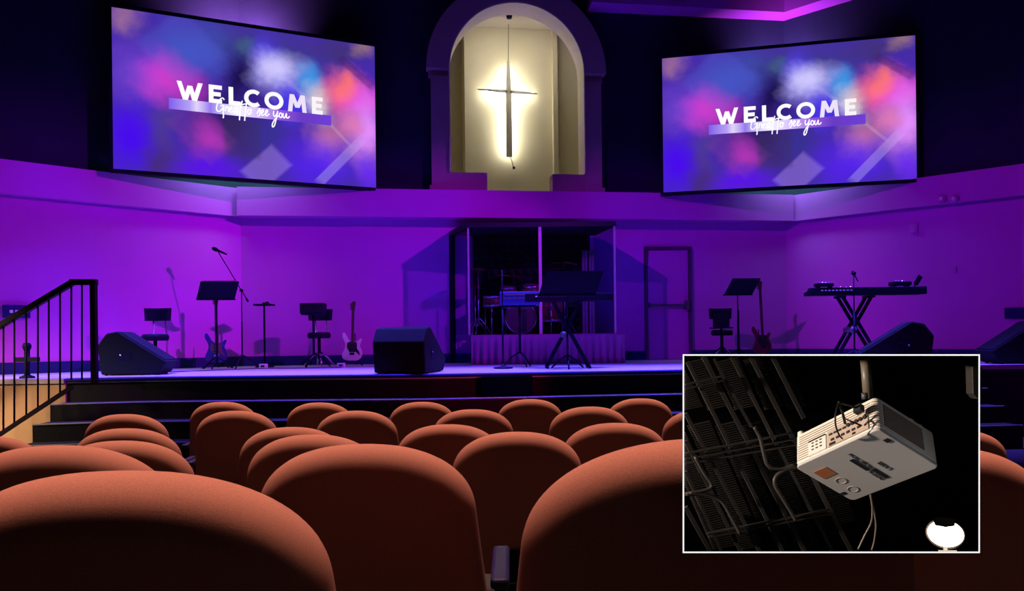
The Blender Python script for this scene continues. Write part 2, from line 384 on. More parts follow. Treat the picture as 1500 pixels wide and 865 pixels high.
# raked floor
fl = [(-2.2,.55),(.9,.31),(1.8,.2),(3.0,.07),(4.8,.0),(6.1,-.05),(10.8,-.05)]
def fz(y):
    for (a,za),(b,zb) in zip(fl, fl[1:]):
        if a <= y <= b: return za+(zb-za)*(y-a)/(b-a)
    return fl[0][1]
m = MB()
for (a,za),(b,zb) in zip(fl, fl[1:]):
    m.hexa([Vector((-10.6,a,za-.2)),Vector((11,a,za-.2)),Vector((11,a,za)),Vector((-10.6,a,za)),Vector((-10.6,b,zb-.2)),Vector((11,b,zb-.2)),Vector((11,b,zb)),Vector((-10.6,b,zb))])
struct(m.build('floor','floor'))
# door in the back wall
sd0 = (P(945,450,14.0).x-CB[0].x)/ce.x; sd1 = (P(1014,450,14.1).x-CB[0].x)/ce.x
dz = DECK+2.12
def wbox(name, s0,s1,z0,z1,t0,t1,m,par=None,bevel=0):
    v = [W(s,z,t) for t in (t0,t1) for s,z in ((s0,z0),(s1,z0),(s1,z1),(s0,z1))]
    if par is not None:
        inv = par.matrix_world.inverted(); v = [inv @ p for p in v]
    return MB().hexa(v).build(name,m,par,bevel)
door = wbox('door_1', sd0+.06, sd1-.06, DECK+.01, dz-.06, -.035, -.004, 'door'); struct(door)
fr = MB()
for s0,s1,z0,z1 in ((sd0,sd0+.055,DECK+.004,dz),(sd1-.055,sd1,DECK+.004,dz),(sd0+.056,sd1-.056,dz-.055,dz)):
    fr.hexa([W(s,z,t) for t in (-.07,-.004) for s,z in ((s0,z0),(s1,z0),(s1,z1),(s0,z1))])
fr.build('door_frame','door_frame',door)
pb_ = MB(); zb = DECK+1.02
pb_.hexa([W(s,z,t) for t in (-.11,-.07) for s,z in ((sd0+.09,zb-.02),(sd1-.12,zb-.02),(sd1-.12,zb+.02),(sd0+.09,zb+.02))])
pb_.hexa([W(s,z,t) for t in (-.13,-.036) for s,z in ((sd1-.14,zb-.085),(sd1-.07,zb-.085),(sd1-.07,zb+.085),(sd1-.14,zb+.085))])
pb_.hexa([W(s,z,t) for t in (-.12,-.036) for s,z in ((sd0+.07,zb-.04),(sd0+.11,zb-.04),(sd0+.11,zb+.04),(sd0+.07,zb+.04))])
o = pb_.build('panic_bar','steel',door); o['label'] = 'dark horizontal push bar across the door'

# ------------------------------------------------------------------ cross
cz = P(745,133,15.1)
def smat(s, z, t):                                              # wall-aligned frame at a wall coordinate
    m = Matrix((ce, cn, Vector((0,0,1)))).transposed().to_4x4(); m.translation = W(s,z,t); return m
sx = (cz.x-CB[0].x-cn.x*(ND-.2))/ce.x
cross = thing('wall_cross', 'grey tapered cross lit from behind on the cream niche panel', 'cross', mw=smat(sx, cz.z, ND-.20))
def spike(p, q, w0, w1, d):                                     # four-sided bar with a ridge down the middle
    m = MB(); p = Vector(p); q = Vector(q); e = (q-p).normalized(); side = e.cross(Vector((0,1,0)))
    v = []
    for c,w in ((p,w0),(q,w1)):
        v.append([m.b.verts.new(x) for x in (c-side*w, c+Vector((0,-d*w/max(w0,w1),0)), c+side*w, c+Vector((0,.02,0)))])
    for j in range(4): m.b.faces.new((v[0][j],v[0][(j+1)%4],v[1][(j+1)%4],v[1][j]))
    m.b.faces.new(v[0]); m.b.faces.new(v[1][::-1]); return m
spike((0,0,-1.32),(0,0,.59),.085,.085,.05).b.free()
up_ = spike((0,0,-.02),(0,0,.60),.060,.026,.05); dn = spike((0,0,.02),(0,0,-1.32),.060,.062,.05)
bmesh.ops.recalc_face_normals(up_.b, faces=up_.b.faces[:]); up_.build('upright','cross_paint',cross)
dn.build('upright','cross_paint',cross)
spike((.02,0,0),(-.62,0,.02),.045,.016,.04).build('arm','cross_paint',cross); spike((-.02,0,0),(.58,0,-.03),.045,.016,.04).build('arm','cross_paint',cross)
ls = MB(); ls.box((0,.04,-.38),(.045,.012,1.75)); ls.box((-.01,.04,0),(1.06,.012,.02)); ls.build('light_strip','led',cross)
w = MB()
w.tube([(-.0,.02,.56),(.03,.02,2.0)],.005,5)
w.build('hanging_wire','black',cross)
w = MB(); w.tube(smooth_pts([(.02,.03,-1.30),(.06,.06,-1.40),(.09,.08,-1.50)]),.008,6); w.box((.10,.08,-1.52),(.05,.03,.05)); w.build('power_cord','cable',cross)
sd_ = P(746,33,14.6)
tag(MB().lathe([(0,0),(.05,0),(.06,.05),(.05,.10),(0,.11)], Matrix.Translation((sd_.x,sd_.y,7.585)),16).build('ceiling_sensor','black'), 'small dark sensor on the niche ceiling above the cross', 'sensor')

# ------------------------------------------------------------------ projection screens
def strokes():
    """WELCOME in a heavy geometric face; x in units of the whole word, y in cap heights."""
    Wd = 7.9; th = .23
    S = []
    def seg(L, x0,y0,x1,y1): S.append((L,x0*Wd,y0,x1*Wd,y1))
    def letter_E(L,a,b): seg(L,a+.014,0,a+.014,1); [seg(L,a+.006,y,b-(.008 if y==.5 else 0),y) for y in (.115,.5,.885)]
    seg('W',.012,1,.052,0); seg('W',.052,.0,.082,.8); seg('W',.082,.8,.112,0); seg('W',.112,0,.150,1)
    letter_E('E',.206,.292); seg('L',.352,0,.352,1); seg('L',.342,.115,.418,.115)
    for L,c,r,a0,a1 in (('C',.507,.385,48,312),('O',.6485,.395,0,360)):
        k = 26
        for i in range(k):
            t0 = math.radians(a0+(a1-a0)*i/k); t1 = math.radians(a0+(a1-a0)*(i+1.12)/k)
            S.append((L, c*Wd+r*1.05*math.cos(t0), .5+r*math.sin(t0), c*Wd+r*1.05*math.cos(t1), .5+r*math.sin(t1)))
    seg('M',.762,0,.776,1); seg('M',.776,1,.815,.25); seg('M',.815,.25,.853,1); seg('M',.853,1,.867,0)
    letter_E('Z',.922,1.0)
    return S, Wd, th
SCRIPT = [  # "Great to see you" as pen strokes
 [(1.15,1.75),(.95,2.0),(.55,1.75),(.2,1.1),(.05,.4),(.2,.0),(.6,.1),(.95,.55),(1.05,.9),(.6,.82),(1.1,.9),(1.0,.0),(1.02,-.75),(.9,-.9)],
 [(1.25,.1),(1.4,.6),(1.42,.85),(1.55,.75),(1.75,.72),(1.72,.4),(1.72,.05)],
 [(1.85,.35),(2.15,.5),(2.25,.75),(2.05,.8),(1.92,.4),(2.05,.05),(2.4,.2)],
 [(2.95,.75),(2.7,.8),(2.5,.35),(2.65,.05),(2.9,.4),(3.0,.8),(2.98,.2),(3.15,.1)],
 [(3.75,1.9),(3.5,1.0),(3.35,-.4),(3.3,-1.0)],[(2.9,1.15),(3.6,1.3),(4.4,1.55),(4.8,1.5)],
 [(4.45,1.9),(4.25,1.0),(4.1,-.4),(4.05,-1.0)],
 [(4.75,.75),(4.55,.6),(4.55,.15),(4.8,.05),(5.0,.45),(4.8,.75),(5.15,.7)],
 [(5.85,.2),(6.1,.75),(6.25,1.05),(6.3,.5),(6.2,.0),(5.9,-.1)],
 [(6.45,.3),(6.75,.55),(6.8,.9),(6.6,.85),(6.5,.35),(6.65,.05),(7.0,.3)],
 [(7.05,.3),(7.35,.55),(7.4,.9),(7.2,.85),(7.1,.35),(7.25,.05),(7.7,.4)],
 [(8.35,.9),(8.3,.4),(8.45,.1),(8.8,.5),(8.95,.95),(8.75,.0),(8.45,-1.2),(8.15,-1.5),(8.15,-1.0),(8.6,-.2),(9.1,.3)],
 [(9.4,.75),(9.2,.6),(9.2,.15),(9.45,.05),(9.6,.45),(9.4,.75)],
 [(9.75,.75),(9.75,.15),(10.0,.1),(10.25,.75),(10.25,.15),(10.5,.1),(10.7,.35)]]
def make_screen(pbl, pbr, H, label):
    e = (pbr-pbl); e.z = 0; Wd = e.length; e.normalize(); nrm = Vector((e.y,-e.x,0))    # towards the room
    mw = Matrix((e, -nrm, Vector((0,0,1)))).transposed().to_4x4(); mw.translation = Vector((pbl.x,pbl.y,(pbl.z+pbr.z)/2))
    t = thing('projection_screen', label, 'screen', mw=mw, group=None)
    m = MB(); q = m.b.faces.new([m.b.verts.new(v) for v in ((0,0,0),(Wd,0,0),(Wd,0,H),(0,0,H))])
    m.b.normal_update(); uvl = m.b.loops.layers.uv.new('uv')
    for lp in q.loops: lp[uvl].uv = (lp.vert.co.x/Wd, lp.vert.co.z/H)
    me = bpy.data.meshes.new('picture'); m.b.to_mesh(me); m.b.free(); me.materials.append(M['screen'])
    o = bpy.data.objects.new('picture', me); C.objects.link(o); o.parent = t
    f = MB(); w = .055
    f.box((-w/2,.02,H/2),(w,.09,H+2*w)); f.box((Wd+w/2,.02,H/2),(w,.09,H+2*w)); f.box((Wd/2,.02,-w/2),(Wd,.09,w)); f.box((Wd/2,.02,H+w/2),(Wd,.09,w))
    f.build('screen_frame','black',t,.006)
    MB().box((Wd/2,.04,H/2),(Wd-.002,.03,H-.002)).build('backing','black',t)
    # lettering lies on the screen surface
    S, wd, th = strokes(); u0, u1, vb, ch = .222*Wd, .777*Wd, .476*H, .117*H; k = (u1-u0)/wd
    for part,lets,mm in (('letter','W','text'),('letter','E','text'),('letter','L','text'),('letter','C','text'),('letter','O','text'),('letter','M','text_m'),('letter','Z','text_e')):
        m = MB()
        for i,(L,x0,y0,x1,y1) in enumerate(S):
            if L not in lets: continue
            a = Vector((u0+x0*k, -.004-.00001*i, vb+y0*ch)); b = Vector((u0+x1*k, -.004-.00001*i, vb+y1*ch))
            d = (b-a).normalized(); s = Vector((d.z,0,-d.x))*th*ch/2*(1.0 if part else 1)
            if abs(d.z) > .55 and L not in 'CO':                # slanted stems end flat on the cap line
                s = Vector((th*ch*.53,0,0))
            m.quad(a-s,b-s,b+s,a+s)
        m.build(part,mm,t)
    m = MB(); z0,z1 = .408*H,.478*H
    m.quad(Vector((.192*Wd,-.002,z0)),Vector((.812*Wd,-.002,z0)),Vector((.812*Wd,-.002,z1)),Vector((.192*Wd,-.002,z1)))
    m.build('stripe','stripe',t)
    m = MB(); kx = (.642-.362)*Wd/10.7; kz = .033*H
    for s in SCRIPT:
        m.tube([(.362*Wd+p.x*kx, -.007, .425*H+p.y*kz*1.35) for p in smooth_pts([(x,y,0) for x,y in s],5)], .0105, 5)
    m.build('script_lettering','text',t)
    return t
def stripe_mat():
    m = bpy.data.materials.new('stripe_glow'); m.use_nodes = True; nt = m.node_tree; nt.nodes.clear()
    o = nt.nodes.new('ShaderNodeOutputMaterial'); e = nt.nodes.new('ShaderNodeEmission'); nt.links.new(e.outputs[0],o.inputs[0])
    tc = nt.nodes.new('ShaderNodeTexCoord'); sp = nt.nodes.new('ShaderNodeSeparateXYZ'); nt.links.new(tc.outputs['Generated'],sp.inputs[0])
    r = nt.nodes.new('ShaderNodeValToRGB'); nt.links.new(sp.outputs[0],r.inputs[0]); cr_ = r.color_ramp
    cr_.elements[0].color = lin(126,92,236); cr_.elements[1].color = lin(112,62,214)
    for p,c in ((.12,(180,160,246)),(.16,(226,212,250)),(.24,(150,120,240)),(.40,(250,246,255)),(.52,(220,196,252)),(.66,(150,90,226)),(.8,(104,60,196))):
        cr_.elements.new(p).color = lin(*c)
    nt.links.new(r.outputs[0],e.inputs[0]); return m
M['stripe'] = stripe_mat()
SL0, SL1 = P(166,245,11.5), P(551,277,13.18)
make_screen(SL0, SL1, 237/F*11.5, 'left projection screen showing WELCOME, hung across the left wall corner')
SR0, SR1 = P(972,282,13.75), P(1343,262,12.80)
make_screen(SR0, SR1, (282-86)/F*13.75, 'right projection screen showing WELCOME, hung across the right wall corner')

# ------------------------------------------------------------------ stage furniture
def tripod(m, r, h, n=3, a0=.5, rr=.012, z0=.012):
    for i in range(n):
        a = a0+2*PI*i/n; m.tube([(0,0,h),(r*.5*math.cos(a),r*.5*math.sin(a),h*.62),(r*math.cos(a),r*math.sin(a),z0)], rr, 6)
    return m
def music_stand(px, d, ztop, zbot, wd, label, tilt_x=.1, rz=0, paper=False):
    p = on(px,d); t = thing('music_stand', label, 'music stand', p, rz)
    zt_, zb_ = ztop-DECK, zbot-DECK; zm = (zt_+zb_)/2; hh = (zt_-zb_)
    m = MB(); y0, y1 = .02+tilt_x, -.06                           # the top edge leans towards the player, shown from behind
    sh = .10
    m.prism([(-wd/2,0),(wd/2,0),(wd/2,1),(-wd/2,1)], Matrix(((1,sh,0,0),(0,-.14,.02,0),(0,hh,0,zb_),(0,0,0,1))), .6)
    m.build('desk','black',t)
    MB().box((0,.035,zb_-.012),(wd,.09,.024)).build('ledge','black',t)
    m = MB(); m.tube([(0,.05,.10),(0,.05,.72)],.016,8); m.tube([(0,.05,.70),(0,.05,zm)],.011,8); m.build('pole','black',t)
    m = MB(); tripod(m,.26,.20); m.build('tripod_base','black',t)
    if paper: MB().prism([(-wd/2+.03,0),(wd/2-.04,0),(wd/2-.03,1),(-wd/2+.03,1)], Matrix(((1,sh,0,.0),(0,-.14,.02,.016),(0,hh*.9,0,zb_+hh*.16),(0,0,0,1))), .2).build('sheet_music','paper',t)
    return t
def zz(py, d, px=750): return P(px,py,d).z
music_stand(317, 11.9, zz(408,11.9), zz(432,11.9), .58, 'black music stand with tilted desk in front of the left microphone', rz=.15, paper=True)
music_stand(1083, 13.2, zz(412,13.2), zz(434,13.2), .50, 'dark music stand above the backless black box right of the door', rz=.05)
def mic_stand(px, d, zc_, tip, label, base='tripod', mic=True):
    p = on(px,d); t = thing('microphone_stand', label, 'microphone stand', p)
    m = MB(); m.tube([(0,0,.06),(0,0,zc_*.6)],.013,8); m.tube([(0,0,zc_*.6),(0,0,zc_)],.009,8); m.build('pole','black',t)
    m = MB()
    if base == 'tripod': tripod(m,.28,.22)
    else: m.lathe([(0,0),(.14,0),(.14,.02),(.03,.035),(.015,.07),(0,.07)],n=24)
    m.build('base','black',t)
    if tip is not None:
        tip = Vector(tip); tail = Vector((0,0,zc_)) - (tip-Vector((0,0,zc_)))*.28
        m = MB(); m.tube([tail,tip],.008,6); m.tube([tail,tail+(Vector((0,0,zc_))-tail)*.3],.016,6); m.lathe([(0,-.025),(.025,-.025),(.025,.025),(0,.025)],Tm((0,0,zc_),(PI/2,0,0)),12); m.build('boom_arm','black',t)
        if mic:
            m = MB(); d_ = Vector((-.86,0,.4)).normalized(); a = tip-d_*.17
            q = d_.to_track_quat('Z','Y').to_matrix().to_4x4(); q.translation = a
            m.lathe([(0,0),(.013,0),(.020,.16),(.030,.17),(.034,.20),(.030,.235),(.014,.255),(0,.258)],q,14); m.build('microphone','plastic',t)
    return t
d = 12.0; b = on(355,d); tp = P(318,366,d)
mic_stand(355, d, P(355,425,d).z-DECK, (tp.x-b.x, 0, tp.z-DECK), 'tall microphone boom stand with the microphone raised to the left')
d = 10.3; mic_stand(1252, d, P(1252,400,d).z-DECK, (.06,.0,P(1252,412,d).z-DECK), 'thin microphone stand rising through the right keyboard', mic=False)
d = 13.0; mic_stand(1083, d-.35, P(1083,455,d).z-DECK, None, 'short straight stand just right of the stool with two backs')
d = 10.9; mic_stand(737, d, P(737,395,d).z-DECK, None, 'slim straight pole stand before the left end of the drum booth', base='round')

def stool(px, d, label, back=True, seat_z=.62, rz=0, box=False, seat_r=.19):
    p = on(px,d); t = thing('stool', label, 'stool', p, rz)
    m = MB(); m.lathe([(0,seat_z-.03),(seat_r*.92,seat_z-.03),(seat_r,seat_z),(seat_r,seat_z+.04),(seat_r*.9,seat_z+.07),(0,seat_z+.075)],n=28); m.build('seat','vinyl',t)
    m = MB(); m.tube([(0,0,.12),(0,0,seat_z-.03)],.026,10); m.build('post','black',t)
    m = MB(); tripod(m,.25,.26,4,.4,.014,.014); m.build('base','chrome',t)
    if back:
        m = MB()
        for i in range(9):                                       # curved pad
            a0 = (i-4.5)*.16; a1 = (i-3.5)*.16; R = .30
            x0,y0,x1,y1 = R*math.sin(a0),R*math.cos(a0)-.14,R*math.sin(a1),R*math.cos(a1)-.14
            z0,z1 = seat_z+.27,seat_z+.46
            m.hexa([Vector((x0,y0,z0)),Vector((x1,y1,z0)),Vector((x1*1.06,y1*1.06,z1)),Vector((x0*1.06,y0*1.06,z1)),Vector((x0*.84,y0-.05,z0)),Vector((x1*.84,y1-.05,z0)),Vector((x1*.9,y1-.05,z1)),Vector((x0*.9,y0-.05,z1))])
        m.build('backrest','vinyl',t)
        m = MB()
        for x in (-.09,.09): m.tube([(x,.05,seat_z-.02),(x,.17,seat_z),(x,.13,seat_z+.30)],.009,6)
        m.build('back_support','chrome',t)
    return t
stool(228, 11.2, 'black stool with curved backrest behind the left floor monitor', seat_z=P(228,492,11.2).z-DECK-.04)
stool(468, 12.55, 'black stool with low backrest left of the white guitar', seat_z=P(468,490,12.5).z-DECK-.03)
stool(1058, 13.5, 'dark stool beneath the right music stand', seat_z=.47)
def flat_table(px, d, z, label):
    p = on(px,d); t = thing('utility_stand', label, 'stand', p)
    MB().box((0,0,z-.015),(.30,.22,.03)).build('tray','black',t,.006)
    m = MB(); m.tube([(0,0,.03),(0,0,z-.03)],.017,8); m.build('pole','black',t)
    m = MB(); m.lathe([(0,0),(.15,0),(.15,.02),(.03,.04),(0,.04)],n=24); m.build('base','black',t)
    return t, p
t, p = flat_table(388, 12.5, P(388,445,12.5).z-DECK, 'slim stand with a small flat tray right of the left microphone')
tag(MB().box((0,0,.012),(.10,.07,.024)).box((.02,0,.03),(.04,.05,.016)).build('small_mixer','plastic'), 'tiny dark device resting on the slim tray stand', 'device').location = (p.x+.03,p.y,P(388,445,12.5).z+.001)
# black amplifier head in front of the stool
def amp(px, d, wd, hh, z, label, rz=0):
    p = on(px,d); t = thing('speaker_cabinet', label, 'speaker', (p.x,p.y,z), rz)
    MB().box((0,0,hh/2),(wd,.26,hh)).build('cabinet','plastic',t,.01)
    MB().box((0,-.133,hh/2),(wd*.86,.008,hh*.8)).build('grille','grille',t)
    MB().box((wd*.1,-.140,hh*.62),(wd*.18,.006,.012)).build('badge','chrome',t)
    return t
def pedestal(px, d, z, label):
    p = on(px,d); t = thing('equipment_stand', label, 'stand', p)
    MB().box((0,0,z-.012),(.34,.28,.022)).build('tray','black',t,.004)
    m = MB(); m.tube([(0,0,.2),(0,0,z-.024)],.02,8); m.build('pole','black',t)
    m = MB(); tripod(m,.26,.24,3,.3); m.build('tripod_base','black',t)
d = 12.15
pedestal(460, d, P(460,459,d).z-DECK, 'black equipment stand in front of the stool left of the white guitar')
amp(460, d, 34/F*d, 15/F*d, P(460,459,d).z+.001, 'small black box speaker on the stand left of the white guitar')
d = 12.9
pedestal(1057, d, P(1057,479,d).z-DECK, 'low black tripod stand carrying the square box right of the door')
amp(1057, d, 19/F*d, 20/F*d, P(1057,479,d).z+.001, 'small square black box on the low tripod right of the door')

# electric guitars
GB = [(0,-.20),(.07,-.205),(.13,-.17),(.165,-.10),(.155,-.03),(.125,.03),(.12,.06),(.14,.11),(.155,.15),(.14,.17),(.112,.155),(.075,.12),(.03,.125),(-.03,.125),(-.07,.15),(-.115,.23),(-.15,.275),(-.18,.255),(-.175,.19),(-.135,.11),(-.125,.05),(-.145,-.02),(-.175,-.08),(-.175,-.14),(-.14,-.185),(-.07,-.205)]
def guitar(px, d, body, guard, label, stand_label, lean=.12, rz=0, nlen=.52, zb=.30):
    p = on(px,d); t = thing('electric_guitar', label, 'guitar', p, rz)
    R = Matrix.Translation((0,0,zb)) @ Matrix.Rotation(-lean,4,'X') @ Matrix(((1,0,0,0),(0,0,1,0),(0,1,0,0),(0,0,0,1)))
    gb = [(v.x,v.y) for v in smooth_pts([(x,y,0) for x,y in GB+GB[:1]],4)][:-1]
    MB().prism(gb, R @ Matrix.Translation((0,0,-.022)), .044).build('body',body,t,.008,3)
    MB().prism([(-.04,.12),(.035,.12),(.075,.10),(.08,.0),(.12,-.06),(.13,-.12),(.06,-.06),(-.05,-.06),(-.095,.02),(-.09,.10)], R @ Matrix.Translation((0,0,-.026)), .004).build('pickguard',guard,t)
    for y in (-.02,.03,.08): MB().box((0,y,-.030),(.075,.016,.01),pre=R).build('pickup','ink',t)
    MB().box((0,-.09,-.030),(.08,.04,.012),pre=R).build('bridge','chrome',t)
    MB().box((0,.10+nlen/2,-.024),(.046,nlen+.04,.024),pre=R).build('neck','maple',t,.006)
    m = MB(); m.prism([(-.025,.12+nlen),(.025,.12+nlen),(.035,.20+nlen),(.045,.27+nlen),(.01,.30+nlen),(-.045,.25+nlen),(-.035,.16+nlen)], R @ Matrix.Translation((0,0,-.03)), .016)
    m.build('headstock','maple',t)
    m = MB()
    for i in range(6): m.box((-.05,.15+nlen+.018*i,-.02),(.018,.008,.012),pre=R)
    m.build('tuning_pegs','chrome',t)
    s = thing('guitar_stand', stand_label, 'guitar stand', p, rz)
    m = MB(); m.tube([(0,.13,.10),(0,.155,.55)],.010,8)
    m.tube([(-.09,-.08,.070),(-.09,.06,.075),(0,.13,.14),(.09,.06,.075),(.09,-.08,.070)],.009,6); m.build('cradle','black',s)
    m = MB()
    for x,y in ((-.2,-.16),(.2,-.16),(0,.24)): m.tube([(0,.13,.16),(x,y,.012)],.010,6)
    m.build('legs','black',s)
    return t
guitar(517, 12.75, 'white', 'ink', 'white electric guitar with dark pickguard leaning left of the drum booth', 'low stand under the white electric guitar', rz=-.05, zb=.29)
guitar(318, 12.25, 'blue', 'skin', 'dark blue electric guitar behind the left music stand', 'low stand under the dark blue guitar', rz=.25, lean=-.02, nlen=.60)
guitar(1117, 13.35, 'red', 'ink', 'dark reddish bass guitar on a stand right of the door', 'stand holding the dark reddish bass guitar', rz=.1, nlen=.80, lean=.10, zb=.32)

# floor monitors
def wedge(px, d, wd, prof, label, rz, zrot=0):
    """prof: side profile (x along the box, z); the box is wd deep."""
    p = on(px,d,DECK+.012); t = thing('floor_monitor', label, 'speaker', p, rz)
    m = MB(); m.prism(prof, Matrix(((1,0,0,0),(0,0,1,-wd/2),(0,1,0,0),(0,0,0,1))), wd); m.build('cabinet','carpetbox',t,.018,2)
    # grille on the sloping face
    (x0,z0),(x1,z1) = prof[-2], prof[-3]
    a = Vector((x0,0,z0)); b_ = Vector((x1,0,z1)); e = (b_-a).normalized(); nn = Vector((-e.z,0,e.x))
    if nn.z < 0: nn = -nn
    m = MB(); c = (a+b_)/2+nn*.006; L_ = (b_-a).length*.9
    q = Matrix((e,Vector((0,1,0)),nn)).transposed().to_4x4(); q.translation = c
    m.box((0,0,0),(L_,wd*.92,.010),pre=q); m.build('grille','grille',t)
    hx = sum(x for x,z in prof)/len(prof); hz = max(z for x,z in prof)*.42
    for sgn in (-1,1):
        m = MB(); m.box((hx,sgn*(wd/2+.003),hz),(.17,.008,.11)); m.build('handle','plastic',t,.003)
        m = MB(); m.lathe([(0,0),(.014,0),(.014,.006),(0,.006)],Tm((hx-.05,sgn*(wd/2+.008),hz+.02),(PI/2 if sgn<0 else -PI/2,0,0)),12); m.build('socket','chrome',t)
    m = MB()
    xs = [x for x,z in prof if z < .02]
    for x in (min(xs)+.05,max(xs)-.05):
        for y in (-wd/2+.05,wd/2-.05): m.lathe([(0,-.012),(.02,-.012),(.022,.0),(0,.0)],Matrix.Translation((x,y,0)),10)
    m.build('feet','plastic',t)
    return t
# profile order: rear-bottom, front-bottom, front lip, top, rear ...
pr = [(-.40,0),(.36,0),(.44,.16),(-.12,.58),(-.27,.60)][:0]
k = 10.0/F
def prof(pts, x0, y0): return [((x-x0)*k,(y0-y)*k) for x,y in pts]
pw = prof([(152,500),(163,545),(243,545),(252,524),(179,480),(165,484)], 203, 545)
WP = [pw[1],pw[2],pw[3],pw[4],pw[5],pw[0]]
def wprof(s): return [(-.42*s,.02*0),(.34*s,0),(.45*s,.17*s),(-.20*s,.60*s),(-.35*s,.57*s),(-.47*s,.40*s)]
def wedge2(px, d, wd, s, label, rz):
    pts = wprof(s); t = wedge(px,d,wd,[pts[0],pts[1],pts[2],pts[3],pts[4],pts[5]],label,rz)
    # grille belongs to the long slope (points 2-3)
    g = [c for c in t.children if c.name.startswith('grille')][0]; bpy.data.objects.remove(g)
    a = Vector((pts[2][0],0,pts[2][1])); b_ = Vector((pts[3][0],0,pts[3][1])); e = (b_-a).normalized(); nn = Vector((e.z,0,-e.x))
    if nn.z < 0: nn = -nn
    q = Matrix((e,nn.cross(e),nn)).transposed().to_4x4(); q.translation = (a+b_)/2+nn*.004
    MB().box((0,0,0),((b_-a).length*.9,wd*.9,.012),pre=q).build('grille','grille',t)
    return t
wedge2(205, 10.35, .50, .97, 'black floor monitor wedge at the left beside the stair railing', .12)
wedge2(602, 10.05, .70, 1.0, 'black floor monitor seen from behind at centre stage', PI/2-.22)
wedge2(1308, 10.55, .50, 1.0, 'black floor monitor wedge under the right keyboard', PI-.30)
wedge2(1488, 10.75, .50, 1.0, 'black floor monitor wedge cut by the right picture edge', PI-.10)

# keyboards on X stands
def keyboard(px0, px1, py, d, label, rz=0, name='keyboard', hh=.11, back='plastic'):
    p = on((px0+px1)/2,d); L_ = (px1-px0)/F*d; z = P((px0+px1)/2,py,d).z
    t = thing(name, label, 'keyboard', (p.x,p.y,z), rz)
    m = MB(); m.prism([(-.16,0),(.15,0),(.15,hh),(.02,hh),(-.02,hh*.6),(-.16,hh*.5)], Matrix(((0,0,1,-L_/2),(-1,0,0,0),(0,1,0,0),(0,0,0,1))), L_)
    m.build('case',back,t,.008)
    m = MB(); n = 36; kw = (L_-.12)/n
    for i in range(n): m.box((-L_/2+.06+kw*(i+.5),.085,hh*.56+.008),(kw*.92,.14,.018))
    m.build('white_keys','keys_w',t)
    m = MB()
    for i in range(n-1):
        if i%7 in (0,1,3,4,5): m.box((-L_/2+.06+kw*(i+1),.05,hh*.56+.022),(kw*.5,.085,.016))
    m.build('black_keys','ink',t)
    m = MB()
    for i in range(5): m.lathe([(0,0),(.014,0),(.012,.016),(0,.016)],Matrix.Translation((-L_*.3+i*.07,-.05,hh)),10)
    m.build('knobs','chrome',t)
    m = MB()
    for i in range(9): m.box((-L_/2+.16+i*.052,-.153,hh*.62),(.03,.004,.016))
    m.build('rear_sockets','keys_w',t)
    return t, p, z, L_
def xstand(p, z, label, rz=0, w=.36):
    t = thing('keyboard_stand', label, 'keyboard stand', p, rz); h = z-DECK-.004
    for y in (-.09,.09):
        for s in (-1,1):
            m = MB(); m.bar((-s*w*1.0,y+s*.018,.03),(s*w*.62,y+s*.018,h-.03),.045,.026,(0,1,0)); m.build('leg','black',t)
    m = MB()
    for s in (-1,1):
        m.bar((s*w,-.22,.018),(s*w,.22,.018),.035,.035); m.bar((s*w*.62,-.17,h-.02),(s*w*.62,.17,h-.02),.035,.035)
    m.build('cross_bar','black',t)
    MB().lathe([(0,-.13),(.05,-.13),(.05,.13),(0,.13)],Tm((-w*.19+.0,0,h*.5),(PI/2,0,0)),14).build('pivot','steel',t)
    return t
_,p,z,L_ = keyboard(1185,1350,432,11.0,'long dark keyboard on the X stand at the right of the stage',rz=-.04)
xstand((p.x-.15,p.y,DECK), z, 'black X-shaped stand under the right keyboard', w=.34)
KZ = z+.11
for i,(px,wd,dp,hh,lab) in enumerate(((1206,.24,.16,.05,'small black sound module on the left end of the right keyboard'),(1317,.26,.18,.06,'black mixer box on the right end of the right keyboard'))):
    q = on(px,11.0); t = thing('sound_module', lab, 'device', (q.x,q.y-.05,KZ+.002+.03*0), -.04)
    MB().box((0,0,hh/2+.016),(wd,dp,hh)).build('case','plastic',t,.01)
    m = MB()
    for j in range(4): m.lathe([(0,0),(.012,0),(.010,.014),(0,.014)],Matrix.Translation((-.07+.045*j,-.02,hh+.016)),10)
    m.build('knobs','chrome',t)
    m = MB()
    for sx_ in (-1,1): m.box((sx_*wd*.36,0,.008),(.03,dp*.8,.016))
    m.build('feet','plastic',t)
q = on(1343,10.9); t = thing('phone_clamp','small tilted phone clamp at the right end of the right keyboard','clamp',(q.x,q.y-.02,KZ+.002))
MB().box((.02,0,.09),(.07,.02,.15),(0,.55,0)).build('holder','plastic',t,.005); MB().tube([(-.03,0,.0),(-.02,0,.05),(0,0,.07)],.012,8).build('arm','black',t)
_,p,z,L_ = keyboard(770,897,441,10.9,'dark keyboard with pale keys before the drum booth',rz=.02)
xstand((p.x-.02,p.y,DECK), z, 'black X-shaped stand under the keyboard before the drum booth', w=.30)
d = 10.55; music_stand(832, d, zz(399,d), zz(432,d), .80, 'wide black music desk standing in front of the centre keyboard', tilt_x=.06)
